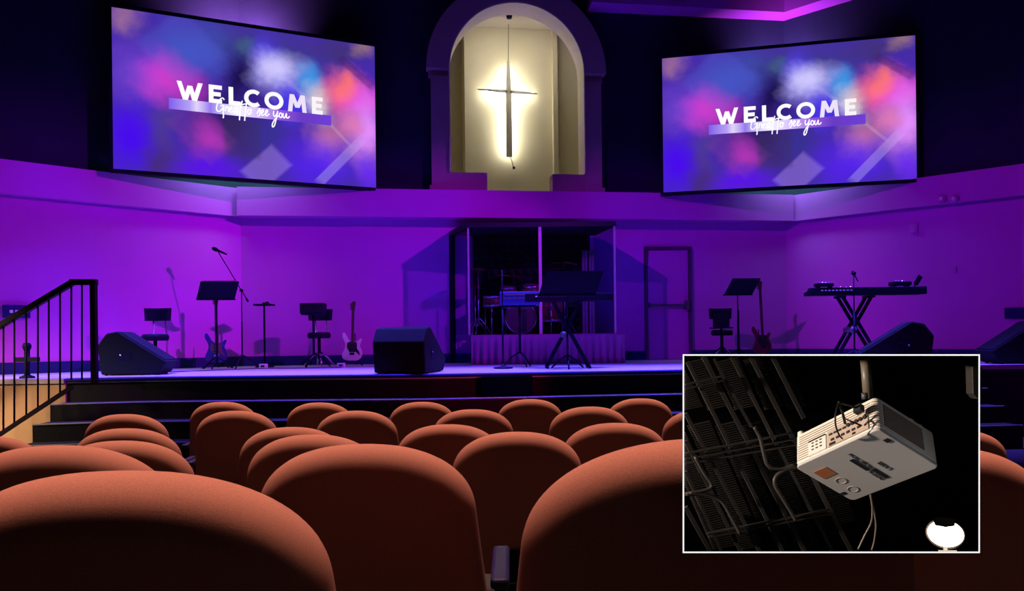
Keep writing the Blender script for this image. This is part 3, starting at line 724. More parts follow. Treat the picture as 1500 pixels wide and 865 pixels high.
# small blue-lit synthesizer on its own stand
d = 11.35; q = on(762,d); z = P(762,447,d).z
t = thing('synthesizer','blue lit synthesizer on a thin stand at the left front of the drum booth','keyboard',(q.x,q.y,z),.03)
m = MB(); m.prism([(-.15,0),(.15,0),(.15,.20),(.10,.20),(-.15,.05)], Matrix(((0,0,1,-.30),(-1,0,0,0),(0,1,0,0),(0,0,0,1))), .60); m.build('case','blue',t,.01)
m = MB()
for i in range(7): m.box((-.22+i*.07,-.154,.10),(.045,.006,.025))
m.box((.02,-.154,.16),(.5,.006,.03)); m.build('panel','steel',t)
MB().box((.0,.05,.105),(.52,.10,.012),(.6,0,0)).build('keys','keys_w',t)
s = thing('equipment_stand','thin black stand under the blue lit synthesizer','stand',(q.x,q.y,DECK))
MB().box((0,0,z-DECK-.014),(.5,.24,.024)).build('tray','black',s,.004); MB().tube([(0,0,.2),(0,0,z-DECK-.028)],.02,8).build('pole','black',s)
m = MB(); tripod(m,.26,.24,3,.9); m.build('tripod_base','black',s)

# ------------------------------------------------------------------ drum booth
RZ = DECK+.50                                                    # riser top
r0,r1 = on(690,12.5), on(916,12.55)
t = thing('drum_riser','low drum platform with dark pleated skirt under the booth','platform',((r0.x+r1.x)/2,12.55,DECK))
rw = r1.x-r0.x
MB().box((0,.56,.475),(rw,1.06,.05)).box((0,.56,.23),(rw-.2,.9,.44)).build('platform','skirt',t,.005)
m = MB(); n = 150; pv = None
for i in range(n+1):
    x = -rw/2+rw*i/n; y = .030*math.sin(i*.9)+.016*math.sin(i*.37)
    cur_ = [m.b.verts.new((x,.01+y*(1-z_/.5*.85),z_)) for z_ in (.004,.12,.25,.38,.485)]
    if pv:
        for a in range(4): f = m.b.faces.new((pv[a],cur_[a],cur_[a+1],pv[a+1])); f.smooth = True
    pv = cur_
o = m.build('skirt','skirt',t); so = o.modifiers.new('solid','SOLIDIFY'); so.thickness = .006
BT = P(790,325,12.6).z
fl_, fr_ = on(688,12.62), on(902,12.62); bl_, br_ = on(664,13.62), on(872,13.78)
t = thing('drum_shield','clear acrylic drum booth with a dark roof on the riser','drum booth',(fl_.x,fl_.y,RZ))
O = Vector((fl_.x,fl_.y,RZ)); H_ = BT-RZ
def V(p, z): return Vector((p.x-O.x,p.y-O.y,z))
mid = (fl_+fr_)/2; mid = on(793,12.62)
def pane(a,b,name='panel'):
    e = (b-a); e.z = 0; e.normalize(); nn = Vector((-e.y,e.x,0))*.006
    m = MB(); m.hexa([V(a-nn,.0),V(b-nn,.0),V(b-nn,H_-.08),V(a-nn,H_-.08),V(a+nn,.0),V(b+nn,.0),V(b+nn,H_-.08),V(a+nn,H_-.08)]); m.build(name,'glass',t)
ex = Vector((.03,0,0))
pane(fl_+ex,mid-ex); pane(mid+ex,fr_-ex); pane(fl_+Vector((-.01,.04,0)),bl_); pane(fr_+Vector((0,.04,0)),br_)
for q,nm,mm,wd in ((fl_,'post','curtain',.03),(mid,'post','curtain',.05),(fr_,'post','curtain',.03)):
    MB().box((q.x-O.x,q.y-O.y,(H_-.08)/2),(wd,.04,H_-.08)).build(nm,mm,t)
MB().box((bl_.x-O.x,bl_.y-O.y-.02,(H_-.08)/2-.25),(.10,.06,H_+.42)).build('post','black',t)
m = MB(); m.hexa([V(fl_+Vector((-.03,-.03,0)),H_-.08),V(fr_+Vector((.03,-.03,0)),H_-.08),V(br_+Vector((.02,0,0)),H_-.08),V(bl_+Vector((-.05,0,0)),H_-.08),V(fl_+Vector((-.03,-.03,0)),H_),V(fr_+Vector((.03,-.03,0)),H_),V(br_+Vector((.02,0,0)),H_),V(bl_+Vector((-.05,0,0)),H_)])
m.build('roof','foam',t)
# dark absorber standing at the back of the booth
ab = thing('acoustic_panel','dark acoustic absorber panel at the back of the drum booth','panel',(0,0,0))
a0,a1 = on(694,13.5), on(866,13.55); m = MB()
n = 14
for i in range(n):
    xa = a0.x+(a1.x-a0.x)*i/n; xb = a0.x+(a1.x-a0.x)*(i+1)/n
    for j in range(12):
        zl = RZ+.004+(BT-.1-RZ)*j/12; zh = RZ+.004+(BT-.1-RZ)*(j+1)/12
        c = Vector(((xa+xb)/2,13.46,(zl+zh)/2)); q4 = [Vector((xa,13.53,zl)),Vector((xb,13.53,zl)),Vector((xb,13.53,zh)),Vector((xa,13.53,zh))]
        vs = [m.b.verts.new(v) for v in q4]; cv = m.b.verts.new(c)
        for e in range(4): m.b.faces.new((vs[e],vs[(e+1)%4],cv))
m.build('foam_face','foam',ab); MB().box(((a0.x+a1.x)/2,13.575,(RZ+.004+BT-.1)/2),(a1.x-a0.x,.06,BT-.1-RZ-.004)).build('backing','foam',ab)
for i,px in enumerate((858,868)):
    q = on(px,13.35); m = MB()
    prof_ = [(-.05+.0125*j, .018*math.sin(j*1.5)) for j in range(9)]
    prof_ = prof_+[(x,y+.012) for x,y in prof_[::-1]]
    m.prism(prof_, Matrix.Translation((q.x,q.y,RZ+.0)), H_-.4)
    tag(m.build('curtain','curtain',None), ('pale narrow curtain fold hanging inside the booth, nearer its centre','pale narrow curtain fold hanging inside the booth, nearer its right side')[i], 'curtain','curtain folds in the drum booth')
# drums
def drum(loc, r, h, rot, label, name, parent=None, legs=0, cat='drum'):
    t = thing(name,label,cat,loc); m = MB(); X = Tm((0,0,0),rot)
    m.lathe([(r*.98,-h/2),(r,-h/2),(r,h/2),(r*.98,h/2)],X,32); m.build('shell','shell',t)
    for s in (-1,1):
        m = MB(); m.lathe([(0,s*h/2),(r*.97,s*h/2)],X,32); m.build('drum_head','skin',t)
        m = MB(); m.lathe([(r*.96,s*h/2-.02),(r*1.04,s*h/2-.02),(r*1.04,s*h/2+.02),(r*.96,s*h/2+.02)],X,32); m.build('hoop','chrome',t)
    if legs:
        m = MB()
        for i in range(legs):
            a = 2*PI*i/legs+.4; m.tube([(r*1.03*math.cos(a),r*1.03*math.sin(a),h*.2),(r*1.05*math.cos(a),r*1.05*math.sin(a),-loc[2]+RZ+.0)],.010,6)
        m.build('legs','chrome',t)
    return t
BX = on(762,13.15).x
drum((BX,13.05,RZ+.28),.265,.36,(PI/2,0,.1),'reddish bass drum facing front inside the booth','bass_drum')
drum((BX+.56,13.08,RZ+.40),.19,.34,(0,0,0),'reddish floor tom right of the bass drum','floor_tom',legs=3)
drum((BX-.46,13.08,RZ+.58),.17,.15,(.05,0,0),'shallow snare drum left of the bass drum','snare_drum',legs=3)
def cymbal(x, y, h, r, tilt, label, name='cymbal_stand'):
    t = thing(name,label,'cymbal',(x,y,RZ))
    m = MB(); m.tube([(0,0,.15),(0,0,h+.05)],.011,8); m.build('pole','chrome',t)
    m = MB(); tripod(m,.22,.30,3,.3,.009,.010); m.build('tripod_base','chrome',t)
    X = Tm((0,0,h),(tilt,.08,0)); m = MB(); m.lathe([(0,.032),(.03,.03),(.05,.012),(r*.6,.004),(r,-.012),(r*.6,0),(.05,.008),(0,.026)],X,36); m.build('cymbal','brass',t)
    return t
xl = lambda px,d_: on(px,d_).x
cymbal(xl(702,12.9),12.95,zz(393,12.95)-RZ,.20,.10,'tall cymbal on a chrome stand at the booth left end')
cymbal(xl(745,13.2),13.25,zz(402,13.25)-RZ,.24,.15,'broad cymbal on a chrome stand above the bass drum')
cymbal(xl(828,13.2),13.22,zz(388,13.22)-RZ,.25,-.1,'ride cymbal on a chrome stand right of the floor tom')
cymbal(xl(697,13.2),13.26,zz(420,13.3)-RZ,.15,.0,'low hi-hat cymbal behind the tall left cymbal','hi_hat')
tt = drum((BX-.19,13.0,RZ+.72),.14,.20,(.3,0,0),'small rack tom over the left of the bass drum','rack_tom')
MB().tube([(0,.0,-.10),(.06,.03,-.26)],.012,6).build('mount','chrome',tt)
tt = drum((BX+.20,13.0,RZ+.74),.15,.21,(.3,0,0),'small rack tom over the right of the bass drum','rack_tom')
MB().tube([(0,.0,-.11),(-.06,.03,-.27)],.012,6).build('mount','chrome',tt)

# ------------------------------------------------------------------ wall fixtures and floor bits
def plaque(p, yaw, wd, hh, label, n=3, name='wall_control_panel'):
    t = thing(name,label,'panel',p,yaw)
    MB().box((0,.0,0),(wd,.05,hh)).build('plate','base',t,.006)
    for i in range(n): MB().box(((i-(n-1)/2)*wd*.2,-.028,.0),(wd*.12,.006,hh*.22)).build('button','keys_w',t)
    return t
def on_line(px, py, A, B, off):                                   # where the line of sight meets a wall, pulled off it
    g = ((px-PX0)/F); e = B-A; s = (g*A.y-A.x)/(e.x-g*e.y); q = A+e*s
    n = Vector((-e.y,e.x,0)).normalized(); q = q-n*off
    return Vector((q.x,q.y,P(px,py,q.y).z)), math.atan2(e.y,e.x)
q,yw = on_line(24,456,LW[2],LW[4],.03); plaque(q,yw,.34,.19,'dark wall panel with pale buttons behind the stair railing')
q,yw = on_line(1492,458,RW[1],RW[2],.03); plaque(q,yw,.36,.17,'plain dark wall panel at the right picture edge',0)
q,yw = on_line(1341,334,RW[0],RW[1],.012); tag(MB().box((0,0,0),(.12,.02,.16)).box((0,-.014,0),(.05,.012,.09)).build('thermostat','wall',None,.004),'small pale thermostat high on the right wall','thermostat').location = q; bpy.data.objects['thermostat'].rotation_euler = (0,0,yw)
q,yw = on_line(1398,395,RW[0],RW[1],.008); tag(MB().box((0,0,0),(.08,.012,.12)).box((0,-.009,0),(.02,.01,.04)).build('light_switch','wall',None,.003),'small wall switch plate lower on the right wall','switch').location = q; bpy.data.objects['light_switch'].rotation_euler = (0,0,yw)
for px,lab in ((1385,'left one of two small round fixtures on the right ledge'),(1403,'right one of two small round fixtures on the right ledge')):
    q,yw = on_line(px,291,RW[1],RW[3] if px>1500 else RW[2],.142); t = thing('round_fixture',lab,'fixture',q,yw,'round fixtures on the right ledge')
    MB().lathe([(0,0),(.075,0),(.075,.02),(.055,.045),(0,.05)],Tm((0,0,0),(PI/2,0,0)),20).build('housing','wall',t); MB().lathe([(0,.05),(.035,.048),(.03,.062),(0,.068)],Tm((0,0,0),(PI/2,0,0)),16).build('lens','keys_w',t)
# small crossed stand by the railing
q = on(40,9.65); t = thing('floor_stand','short black crossbar stand behind the stair railing','stand',q)
MB().tube([(0,0,.03),(0,0,.36)],.035,10).build('post','black',t); MB().box((0,0,.24),(.30,.06,.06)).build('crossbar','black',t,.006)
MB().lathe([(0,0),(.09,0),(.09,.02),(.04,.04),(0,.04)],n=18).build('base','black',t); MB().lathe([(0,.36),(.04,.36),(.055,.41),(.04,.45),(0,.46)],n=16).build('knob','black',t)
# little things lying on the stage
for px,d_,lab in ((386,12.1,'small pale junction box on the floor left of the equipment stand'),(500,12.1,'small pale junction box on the floor by the white guitar')):
    q = on(px,d_); t = thing('stage_box',lab,'box',q); MB().box((0,0,.035),(.12,.09,.07)).build('case','keys_w',t,.006); MB().box((.0,-.048,.035),(.06,.006,.03)).build('socket','ink',t)
m = MB(); pts = [on(px,d_,DECK+.008) for px,d_ in ((250,10.75),(262,11.0),(300,11.25),(345,11.6),(390,11.85),(440,11.75),(500,11.9))]
m.tube(smooth_pts(pts),.007,5); tag(m.build('stage_cable','cable'),'black cable running along the stage floor on the left','cable')

# ------------------------------------------------------------------ stair railing at the left
ry = 8.95
top = P(137,412,ry); foot_z = DECK-.02
rl = thing('stair_railing','dark metal stair railing sloping down to the left beside the stage','railing',(top.x,ry,.0))
def RL(px,py): q = P(px,py,ry); return Vector((q.x-top.x,0,q.z))
MB().box((0,0,(top.z+DECK-.04)/2),(.065,.065,top.z-DECK+.04)).build('newel_post','rail',rl,.004)
m = MB(); m.bar(RL(142,413),RL(103,413),.075,.07); m.build('handrail','rail',rl,.008)
m = MB(); m.bar(RL(107,413),RL(-140,560),.075,.07); m.build('handrail','rail',rl,.008)
m = MB(); m.bar(RL(106,566),RL(-140,728),.03,.05); m.build('bottom_rail','rail',rl)
for px in (120,104.5,88,71.5,55.5,38.5,21,5,-12,-30,-50,-72):
    ty = 415 if px > 103 else 413+(107-px)*.595; by = 556 if px > 103 else 566+(106-px)*.658
    m = MB(); a, b_ = RL(px,ty), RL(px,by); m.tube([a,b_],.011,8); m.build('baluster','rail',rl)

# small pieces belong to the part that carries them
OWN = {'drum_head':'shell','hoop':'shell','pickup':'body','pickguard':'body','bridge':'body','headstock':'neck','tuning_pegs':'neck','microphone':'boom_arm',
       'white_keys':'case','black_keys':'case','knobs':'case','rear_sockets':'case','badge':'grille','button':'plate','back_support':'backrest','sheet_music':'desk','ledge':'desk'}
OWN2 = {'key':'keypad','keypad_stripe':'keypad','port':'connector_panel','vent_bars':'side_vent','lettering':'underside','sticker':'underside','printed_bar':'underside','screw_cap':'underside','latch':'underside',
        'letter':'picture','script_lettering':'picture','stripe':'picture'}
def nest(table):
    for t in [o for o in C.objects if o.parent is None and len(o.children)]:
        kids = list(t.children); st = lambda o: o.name.split('.')[0]
        for c in kids:
            w_ = table.get(st(c)); host = next((k_ for k_ in kids if st(k_) == w_), None)
            if host is not None: c.parent = host
nest(OWN)

# ------------------------------------------------------------------ auditorium chairs
def make_chair():
    t = thing('auditorium_chair','', 'chair')
    rec = math.radians(12); R = Matrix.Translation((0,.03,.93)) @ Matrix.Rotation(rec,4,'X')  # hinged at the top rim
    HH = .60
    def hw(t_):                                                  # half width at depth t_ below the top
        w_ = .235+.10*min(t_,.45)
        q = min(t_/.17,1.0); return w_*max(0,1-(1-q)**2.25)**(1/2.25)
    ol = []
    n = 22
    for i in range(n+1):
        t_ = .17*(1-math.cos(PI/2*i/n)); ol.append((hw(t_),-t_))
    for t_ in (.22,.28,.36,.44,.52): ol.append((hw(t_),-t_))
    ol += [(hw(.56)*.97,-.565),(hw(.56)*.86,-.595),(hw(.56)*.6,-.60)]
    right = ol[1:]; left = [(-x,y) for x,y in right[::-1]]
    loop = [(0,0)]+right+[(0,-.60)]+left
    m = MB(); rings = []; T0 = .054; k = len(loop); c0 = (0,-.28)
    ss = [1,.996,.988,.974,.955,.93,.90,.85,.75,.55,.28]
    def ring(s_, sg):
        y = T0*math.sqrt(max(0,1-s_**11)); out = []
        for x,z in loop:
            px_ = c0[0]+(x-c0[0])*s_; pz = c0[1]+(z-c0[1])*s_
            cv = -.035*(1-(px_/.28)**2)                           # gently dished around the sitter
            out.append(m.b.verts.new(R @ Vector((px_, sg*y+cv*(1 if True else 0), pz))))
        return out
    edge = ring(1,0); prev = edge
    for sg in (-1,1):
        prev = edge
        for s_ in ss[1:]:
            cu = ring(s_,sg)
            for j in range(k): m.b.faces.new((prev[j],prev[(j+1)%k],cu[(j+1)%k],cu[j]))
            prev = cu
        cv = m.b.verts.new(R @ Vector((0,sg*T0-.035,c0[1])))
        for j in range(k): m.b.faces.new((prev[j],prev[(j+1)%k],cv))
    m.build('backrest','fabric',t,smooth=True)
    m = MB()                                                     # rounded seat cushion
    sh = []
    for i in range(40):
        a = 2*PI*i/40; ca, sa = math.cos(a), math.sin(a)
        sh.append((.25*math.copysign(abs(ca)**.5,ca), .33+.22*math.copysign(abs(sa)**.5,sa)))
    for zz_,s_ in ((.37,.0),(.37,.9),(.385,.98),(.42,1),(.455,.98),(.475,.9),(.485,.6),(.488,0)):
        cu = [m.b.verts.new((x*s_,.33+(y-.33)*s_,zz_)) for x,y in sh] if s_ > 0 else [m.b.verts.new((0,.33,zz_))]
        if zz_ > .37 or s_ > 0:
            for j in range(40):
                q = (j+1)%40
                if len(pv_)==1: m.b.faces.new((pv_[0],cu[j],cu[q]))
                elif len(cu)==1: m.b.faces.new((pv_[j],pv_[q],cu[0]))
                else: m.b.faces.new((pv_[j],pv_[q],cu[q],cu[j]))
        pv_ = cu
    bmesh.ops.transform(m.b, matrix=Matrix.Translation((0,.20,.35)) @ Matrix.Rotation(math.radians(78),4,'X') @ Matrix.Diagonal((.92,.90,1,1)) @ Matrix.Translation((0,-.13,-.43)), verts=m.b.verts[:])
    m.build('seat','fabric',t,smooth=True)
    for s_ in (-1,1):
        m = MB(); m.box((s_*.305,.22,.575),(.045,.30,.03)); m.build('armrest','arm',t,.010,3)
        m = MB(); m.box((s_*.305,.24,.29),(.032,.10,.54)); m.box((s_*.305,.24,.012),(.06,.34,.024)); m.build('leg','black',t,.006)
    m = MB(); m.box((0,.24,.345),(.575,.05,.035)); m.box((0,.08,.34),(.10,.30,.03)); m.box((0,.03,.38),(.08,.03,.14)); m.build('seat_beam','black',t,.004)
    return t
chair0 = make_chair()
# px of the crown, py of the crown, distance, turn, label
CH = [
 (165,690,.96,.05,'rust upholstered auditorium chair largest of all, at the lower left corner'),
 (1057,641,1.05,-.04,'large rust auditorium chair directly behind the white-bordered picture'),
 (75,652,1.86,.10,'rust chair whose back is cut by the left edge, behind the nearest left chair'),
 (530,650,1.78,.0,'large rust chair at centre left in the second row, whole dark back showing'),
 (1375,654,1.80,-.12,'rust chair with large dark back at the right picture edge'),
 (172,645,2.78,.10,'rust chair directly behind the left edge chair, third from the front'),
 (455,636,2.85,.03,'rust chair whose top just shows left over the large centre left chair'),
 (757,632,3.02,.0,'rust chair in the gap between the two large front chairs, whole dark back showing'),
 (180,627,3.80,.10,'rust chair fourth back in the left stack of rounded tops'),
 (424,625,3.75,.03,'rust chair rearmost of the three nested tops left of centre'),
 (655,621,3.80,.0,'rust chair just left behind the centre chair with whole back'),
 (902,619,3.75,-.03,'rust chair just above the nearest right chair, fourth row'),
 (1400,629,3.75,-.1,'rust chair peeking out right of the white-bordered picture'),
 (-28,638,3.85,.12,'rust chair sliver at the far left picture edge'),
 (180,606,4.90,.08,'rust chair at the far end of the left stack, before the steps'),
 (343,601,4.92,.05,'rust chair standing alone with full dark back, left of centre'),
 (520,601,4.85,.03,'rust chair in the fifth row between the nested tops and centre'),
 (692,599,4.90,.0,'rust chair in the fifth row below the dark square on the stage front'),
 (864,595,4.90,-.02,'rust chair in the fifth row below and left of the door'),
 (1032,599,4.90,-.05,'rust chair touching the left border of the white-bordered picture'),
 (324,588,6.0,.05,'rust chair in the row nearest the stage, farthest left'),
 (466,589,6.0,.03,'rust chair in the row nearest the stage, second from its left end'),
 (617,588,6.0,.0,'rust chair in the row nearest the stage, under the centre floor monitor'),
 (776,584,6.0,-.02,'rust chair in the row nearest the stage, below the drum booth'),
 (938,583,6.0,-.04,'rust chair in the row nearest the stage, below the door'),
]
for i,(px,py,d,rz,lab) in enumerate(CH):
    o = chair0 if i == 0 else dup(chair0)
    q = P(px,py,d); z0 = fz(d+.03)
    o.location = (q.x,d,z0); o.rotation_euler = (0,0,rz); o.scale = (1,1,(q.z-z0)/.925)
    o.scale.x = 1.13 if i == 1 else (1.02 if i in (5, 6) else 1.055)
    o['label'] = lab; o['group'] = 'rust auditorium chairs'

# ------------------------------------------------------------------ white-bordered picture box with the projector
D0, D1 = .72, .915
def PB(px,py,d): return P(px,py,d)
cbm = Matrix((RIGHT,UP,BACK)).transposed().to_4x4()
fc = thing('picture_frame','thin white rectangular border around the dark inset view at the lower right','frame',mw=Matrix.Translation(P(1217.5,663.5,D0)) @ cbm)
inv = fc.matrix_world.inverted()
def L(px,py,d): return inv @ P(px,py,d)
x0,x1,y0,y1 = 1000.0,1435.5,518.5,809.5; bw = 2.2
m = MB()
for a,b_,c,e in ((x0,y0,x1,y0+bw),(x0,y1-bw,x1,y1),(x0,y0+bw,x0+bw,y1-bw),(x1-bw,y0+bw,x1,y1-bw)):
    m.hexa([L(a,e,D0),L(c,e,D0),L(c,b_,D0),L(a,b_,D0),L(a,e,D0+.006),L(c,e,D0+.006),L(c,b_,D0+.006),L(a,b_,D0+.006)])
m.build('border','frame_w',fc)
m = MB(); g = 1.0
def wallq(pa,pb,ta):                                              # thin slanted wall of the box from the border to the back
    pass
xa,xb,ya,yb = x0+.8,x1-.8,y0+.8,y1-.8
def slabq(a,b_,off):
    n1,n2,f1,f2 = L(*a,D0+.0065),L(*b_,D0+.0065),L(*a,D1),L(*b_,D1); off = Vector(off)
    m.hexa([n1,n2,n2+off,n1+off,f1,f2,f2+off,f1+off])
slabq((xa,ya),(xb,ya),(0,-.0008,0)); slabq((xb,ya),(xb,yb),(-.0008,0,0)); slabq((xa,yb),(xb,yb),(0,.0008,0))
bq = [L(xa,yb,D1),L(xb,yb,D1),L(xb,ya,D1),L(xa,ya,D1)]
m.hexa(bq+[v+Vector((0,0,-.004)) for v in bq]); m.build('backing_box','matte',fc)
m = MB(); c = (bq[0]+bq[1]+bq[2]+bq[3])/4; m.box((c.x-.05,c.y+.02,c.z-.03),(.06,.05,.05)); m.build('bracket','black',fc)

# roof deck behind the projector: corrugated sheets, joists, cross rails, conduits
def K(px,py,d): return P(px,py,d)
dk = thing('roof_deck','dark corrugated metal roof deck with joists at the left of the inset','roof deck',(0,0,0))
DD = .905
top_l = [(1003,521),(1140,521)]
dv = Vector((.49,-1)).normalized()                                  # joist direction in the picture of the roof
# corrugated bands lie between the joists: (start x at y=521, width)
def jx(x,y,s=.44): return x+(y-521)*s
m = MB(); rows = 92
bands = [(-82,34),(-40,32),(0,30),(40,34),(84,26),(116,28)]
for bx,bwid in bands:
    for r in range(rows):
        yy0 = 521+r*3.1; yy1 = yy0+1.75
        xs0 = jx(1003+bx,yy0); xs1 = xs0+bwid
        if xs1 > 1255 or yy1 > 806: continue
        if 600 < yy0 < 622 or xs1 < 1004: continue
        xs0 = max(xs0,1004); sl = .22
        a = [K(xs0,yy1-.0,DD),K(xs1,yy1-(xs1-xs0)*sl,DD),K(xs1,yy0-(xs1-xs0)*sl,DD),K(xs0,yy0,DD)]
        if min(yy0-(xs1-xs0)*sl,yy0) < 521: continue
        f = Vector((0,.004,0)); m.hexa(a+[v+f for v in a])
m.build('corrugated_sheet','rib',dk)
DJ = .894
def beam(xa,ya_,xb,yb_,w_,dd,par,name='joist',mt='beam',h=.005):
    a = K(xa,ya_,dd); b__ = K(xb,yb_,dd)
    mm_ = MB(); mm_.bar(a,b__,w_*dd/F,h,(0,-1,0)); return mm_.build(name,mt,par)
for xa,ya_,xb,yb_,w_ in ((1007,530,1146,806,5),(1030,522,1178,806,6),(1071,522,1218,806,5),(1099,522,1246,806,6),(1131,522,1177,612,6),(1004,605,1112,806,5),(1004,645,1084,806,5),(1004,690,1056,806,4),(1004,742,1040,806,6),(1045,525,1100,625,4)):
    beam(xa,ya_,xb,yb_,w_,DJ,dk)
for xa,ya_,xb,yb_ in ((1004,563,1056,551),(1004,569,1058,557),(1004,664,1160,634),(1004,672,1162,643),(1004,679,1165,651),(1036,781,1215,746),(1038,786,1218,751)):
    beam(xa,ya_,xb,yb_,2.2,DJ-.007,dk,'cross_rail')
for k_,pts in enumerate(([(1105,625),(1113,640),(1118,660),(1123,678),(1131,685),(1148,686),(1163,680)],[(1165,684),(1150,688),(1137,697),(1135,709),(1145,727),(1158,748),(1166,762)],[(1004,723),(1030,724),(1052,730),(1062,740),(1072,758),(1085,782)],[(1018,668),(1030,690),(1041,706),(1041,714),(1028,719),(1010,722)])):
    mm_ = MB(); mm_.tube(smooth_pts([K(x,y,DJ-.013) for x,y in pts],4),.0023,8); mm_.build('conduit','beam',dk)

# the projector
CP = CAMV((.31257,-.14441,-.83))
cols = [Vector((.48169,.47774,.73467)),Vector((.84298,-.48171,-.23946)),Vector((.2395,.73466,-.63476))]
cols = [RIGHT*c.x+UP*c.y+BACK*c.z for c in cols]
pm = Matrix(cols).transposed().to_4x4(); pm.translation = CP
pj = thing('ceiling_projector','white projector hanging from a ceiling pole in the inset, seen from below','projector',mw=pm)
LX,LY,LZ = .11025,.08673,.04218
def rrect(x0,y0,x1,y1,r,n=6):
    out = []
    for cx,cy,a in ((x1-r,y0+r,-90),(x1-r,y1-r,0),(x0+r,y1-r,90),(x0+r,y0+r,180)):
        for i in range(n+1): t_ = math.radians(a+90*i/n); out.append((cx+r*math.cos(t_),cy+r*math.sin(t_)))
    return out
MB().prism(rrect(0,0,LX,LY,.006),Matrix.Translation((0,0,.0035)),LZ-.0035).build('casing','proj',pj,.0022,3)
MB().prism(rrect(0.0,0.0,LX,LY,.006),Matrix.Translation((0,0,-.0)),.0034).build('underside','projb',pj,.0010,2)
m = MB()                                                            # shade between the rear ribs put into brown lines, round the corner too
for i in range(11):
    z_ = .0065+i*.0030
    m.box((.0125,.0,z_),(.015,.0008,.0008)) if i < 7 else m.box((LX/2,.0,z_),(LX-.014,.0008,.0008))
    m.box((LX-.0095,.0,z_),(.006,.0008,.0008)) if i < 7 else None
    m.tube([(LX-.0062+.0062*math.sin(a_),.0062-.0062*math.cos(a_),z_) for a_ in (0,.4,.8,1.2,1.57)],.0005,6)
m.build('rear_shade_lines','rib_shade',pj)
m = MB()
for i in range(9):
    m.box((LX+.0003,.037,.0105+i*.0030),(.0010,.056,.0016))
m.build('side_vent','ink',pj)
m = MB()
for i in range(26): m.box((LX+.0006,.010+i*.0021,.0225),(.0012,.0007,.027))
m.build('vent_bars','panelw',pj)
MB().box((.033,-.0007,.0145),(.024,.0016,.019)).build('keypad','white',pj)
MB().box((.033,-.0016,.0232),(.0235,.0006,.0018)).build('keypad_stripe','ink',pj)
m = MB()
for i in range(3):
    for j in range(3): m.box((.0275+i*.0055,-.0018,.0195-j*.0042),(.0030,.0006,.0011))
m.build('key','ink',pj)
MB().box((.0735,-.0007,.0150),(.052,.0016,.0200)).build('connector_panel','panelw',pj)
m = MB()
rot = Tm((0,0,0),(PI/2,0,0))
for i in range(5): m.lathe([(0,0),(.0021,0),(.0021,.0018),(.0012,.0018),(0,.0010)],Matrix.Translation((.076+i*.0052,-.0015,.0200)) @ rot,12)
for i in range(4): m.box((.0525+i*.0060,-.0018,.0195),(.0042,.0010,.0022))
for i in range(6): m.box((.0545+i*.0068,-.0018,.0120),(.0040,.0010,.0026))
m.box((.054,-.0018,.0070),(.0075,.0010,.0028)); m.box((.082,-.0018,.0070),(.004,.0010,.002)); m.build('port','ink',pj)
# underside markings
MB().prism([(.000,.0),(.0175,.0),(.0175,.0165),(.0,.0165)],Matrix.Translation((.0085,.0185,-.0004)),.0004).build('sticker','label',pj)
m = MB()
for cx_,cy_ in ((.0195,.048),(.0175,.068)):
    for rr_ in (.0052,): m.lathe([(rr_,0),(rr_+.0006,0),(rr_+.0006,-.0004),(rr_,-.0004),(rr_,0)],Matrix.Translation((cx_,cy_,-.0001)),24)
m.build('screw_cap','panelw',pj)
m = MB(); m.box((.1035,.0195,.0007),(.005,.006,.003)); m.build('latch','ink',pj); m = MB(); m.box((.004,.0690,.0012),(.006,.005,.003)); m.build('latch','ink',pj)
def words(txt, size, m4, name, par, mt='ink'):
    cu = bpy.data.curves.new(name,'FONT'); cu.body = txt; cu.size = size; cu.extrude = .0001; cu.offset = size*.012; cu.align_x = 'LEFT'
    tmp = bpy.data.objects.new('tmp',cu); C.objects.link(tmp); bpy.context.view_layer.update()
    me = bpy.data.meshes.new_from_object(tmp.evaluated_get(bpy.context.evaluated_depsgraph_get())); me.name = name
    bpy.data.objects.remove(tmp); o = bpy.data.objects.new(name,me); C.objects.link(o); me.materials.clear(); me.materials.append(M[mt]); o.parent = par; o.matrix_local = m4
    return o
# lettering runs along the long diagonal of the underside, upside down to the camera
TX = lambda x,y: Matrix(((0,1,0,x),(-1,0,0,y),(0,0,-1,-.0003),(0,0,0,1)))
def TXT(x,y): # text x-axis -> -local y, text y-axis -> -local x, facing down
    return Matrix(((0,-1,0,x),(-1,0,0,y),(0,0,-1,-.0003),(0,0,0,1)))
words('LASER',.0068,TXT(.0745,.0620),'lettering',pj)
words('DIGITAL',.0058,TXT(.0560,.0720),'lettering',pj)
words('PROJECTION',.0058,TXT(.0625,.0490),'lettering',pj)
m = MB(); m.box((.0598,.0610,-.0003),(.0050,.0215,.0004)); m.box((.0548,.0365,-.0003),(.0050,.0250,.0004)); m.build('printed_bar','ink',pj)
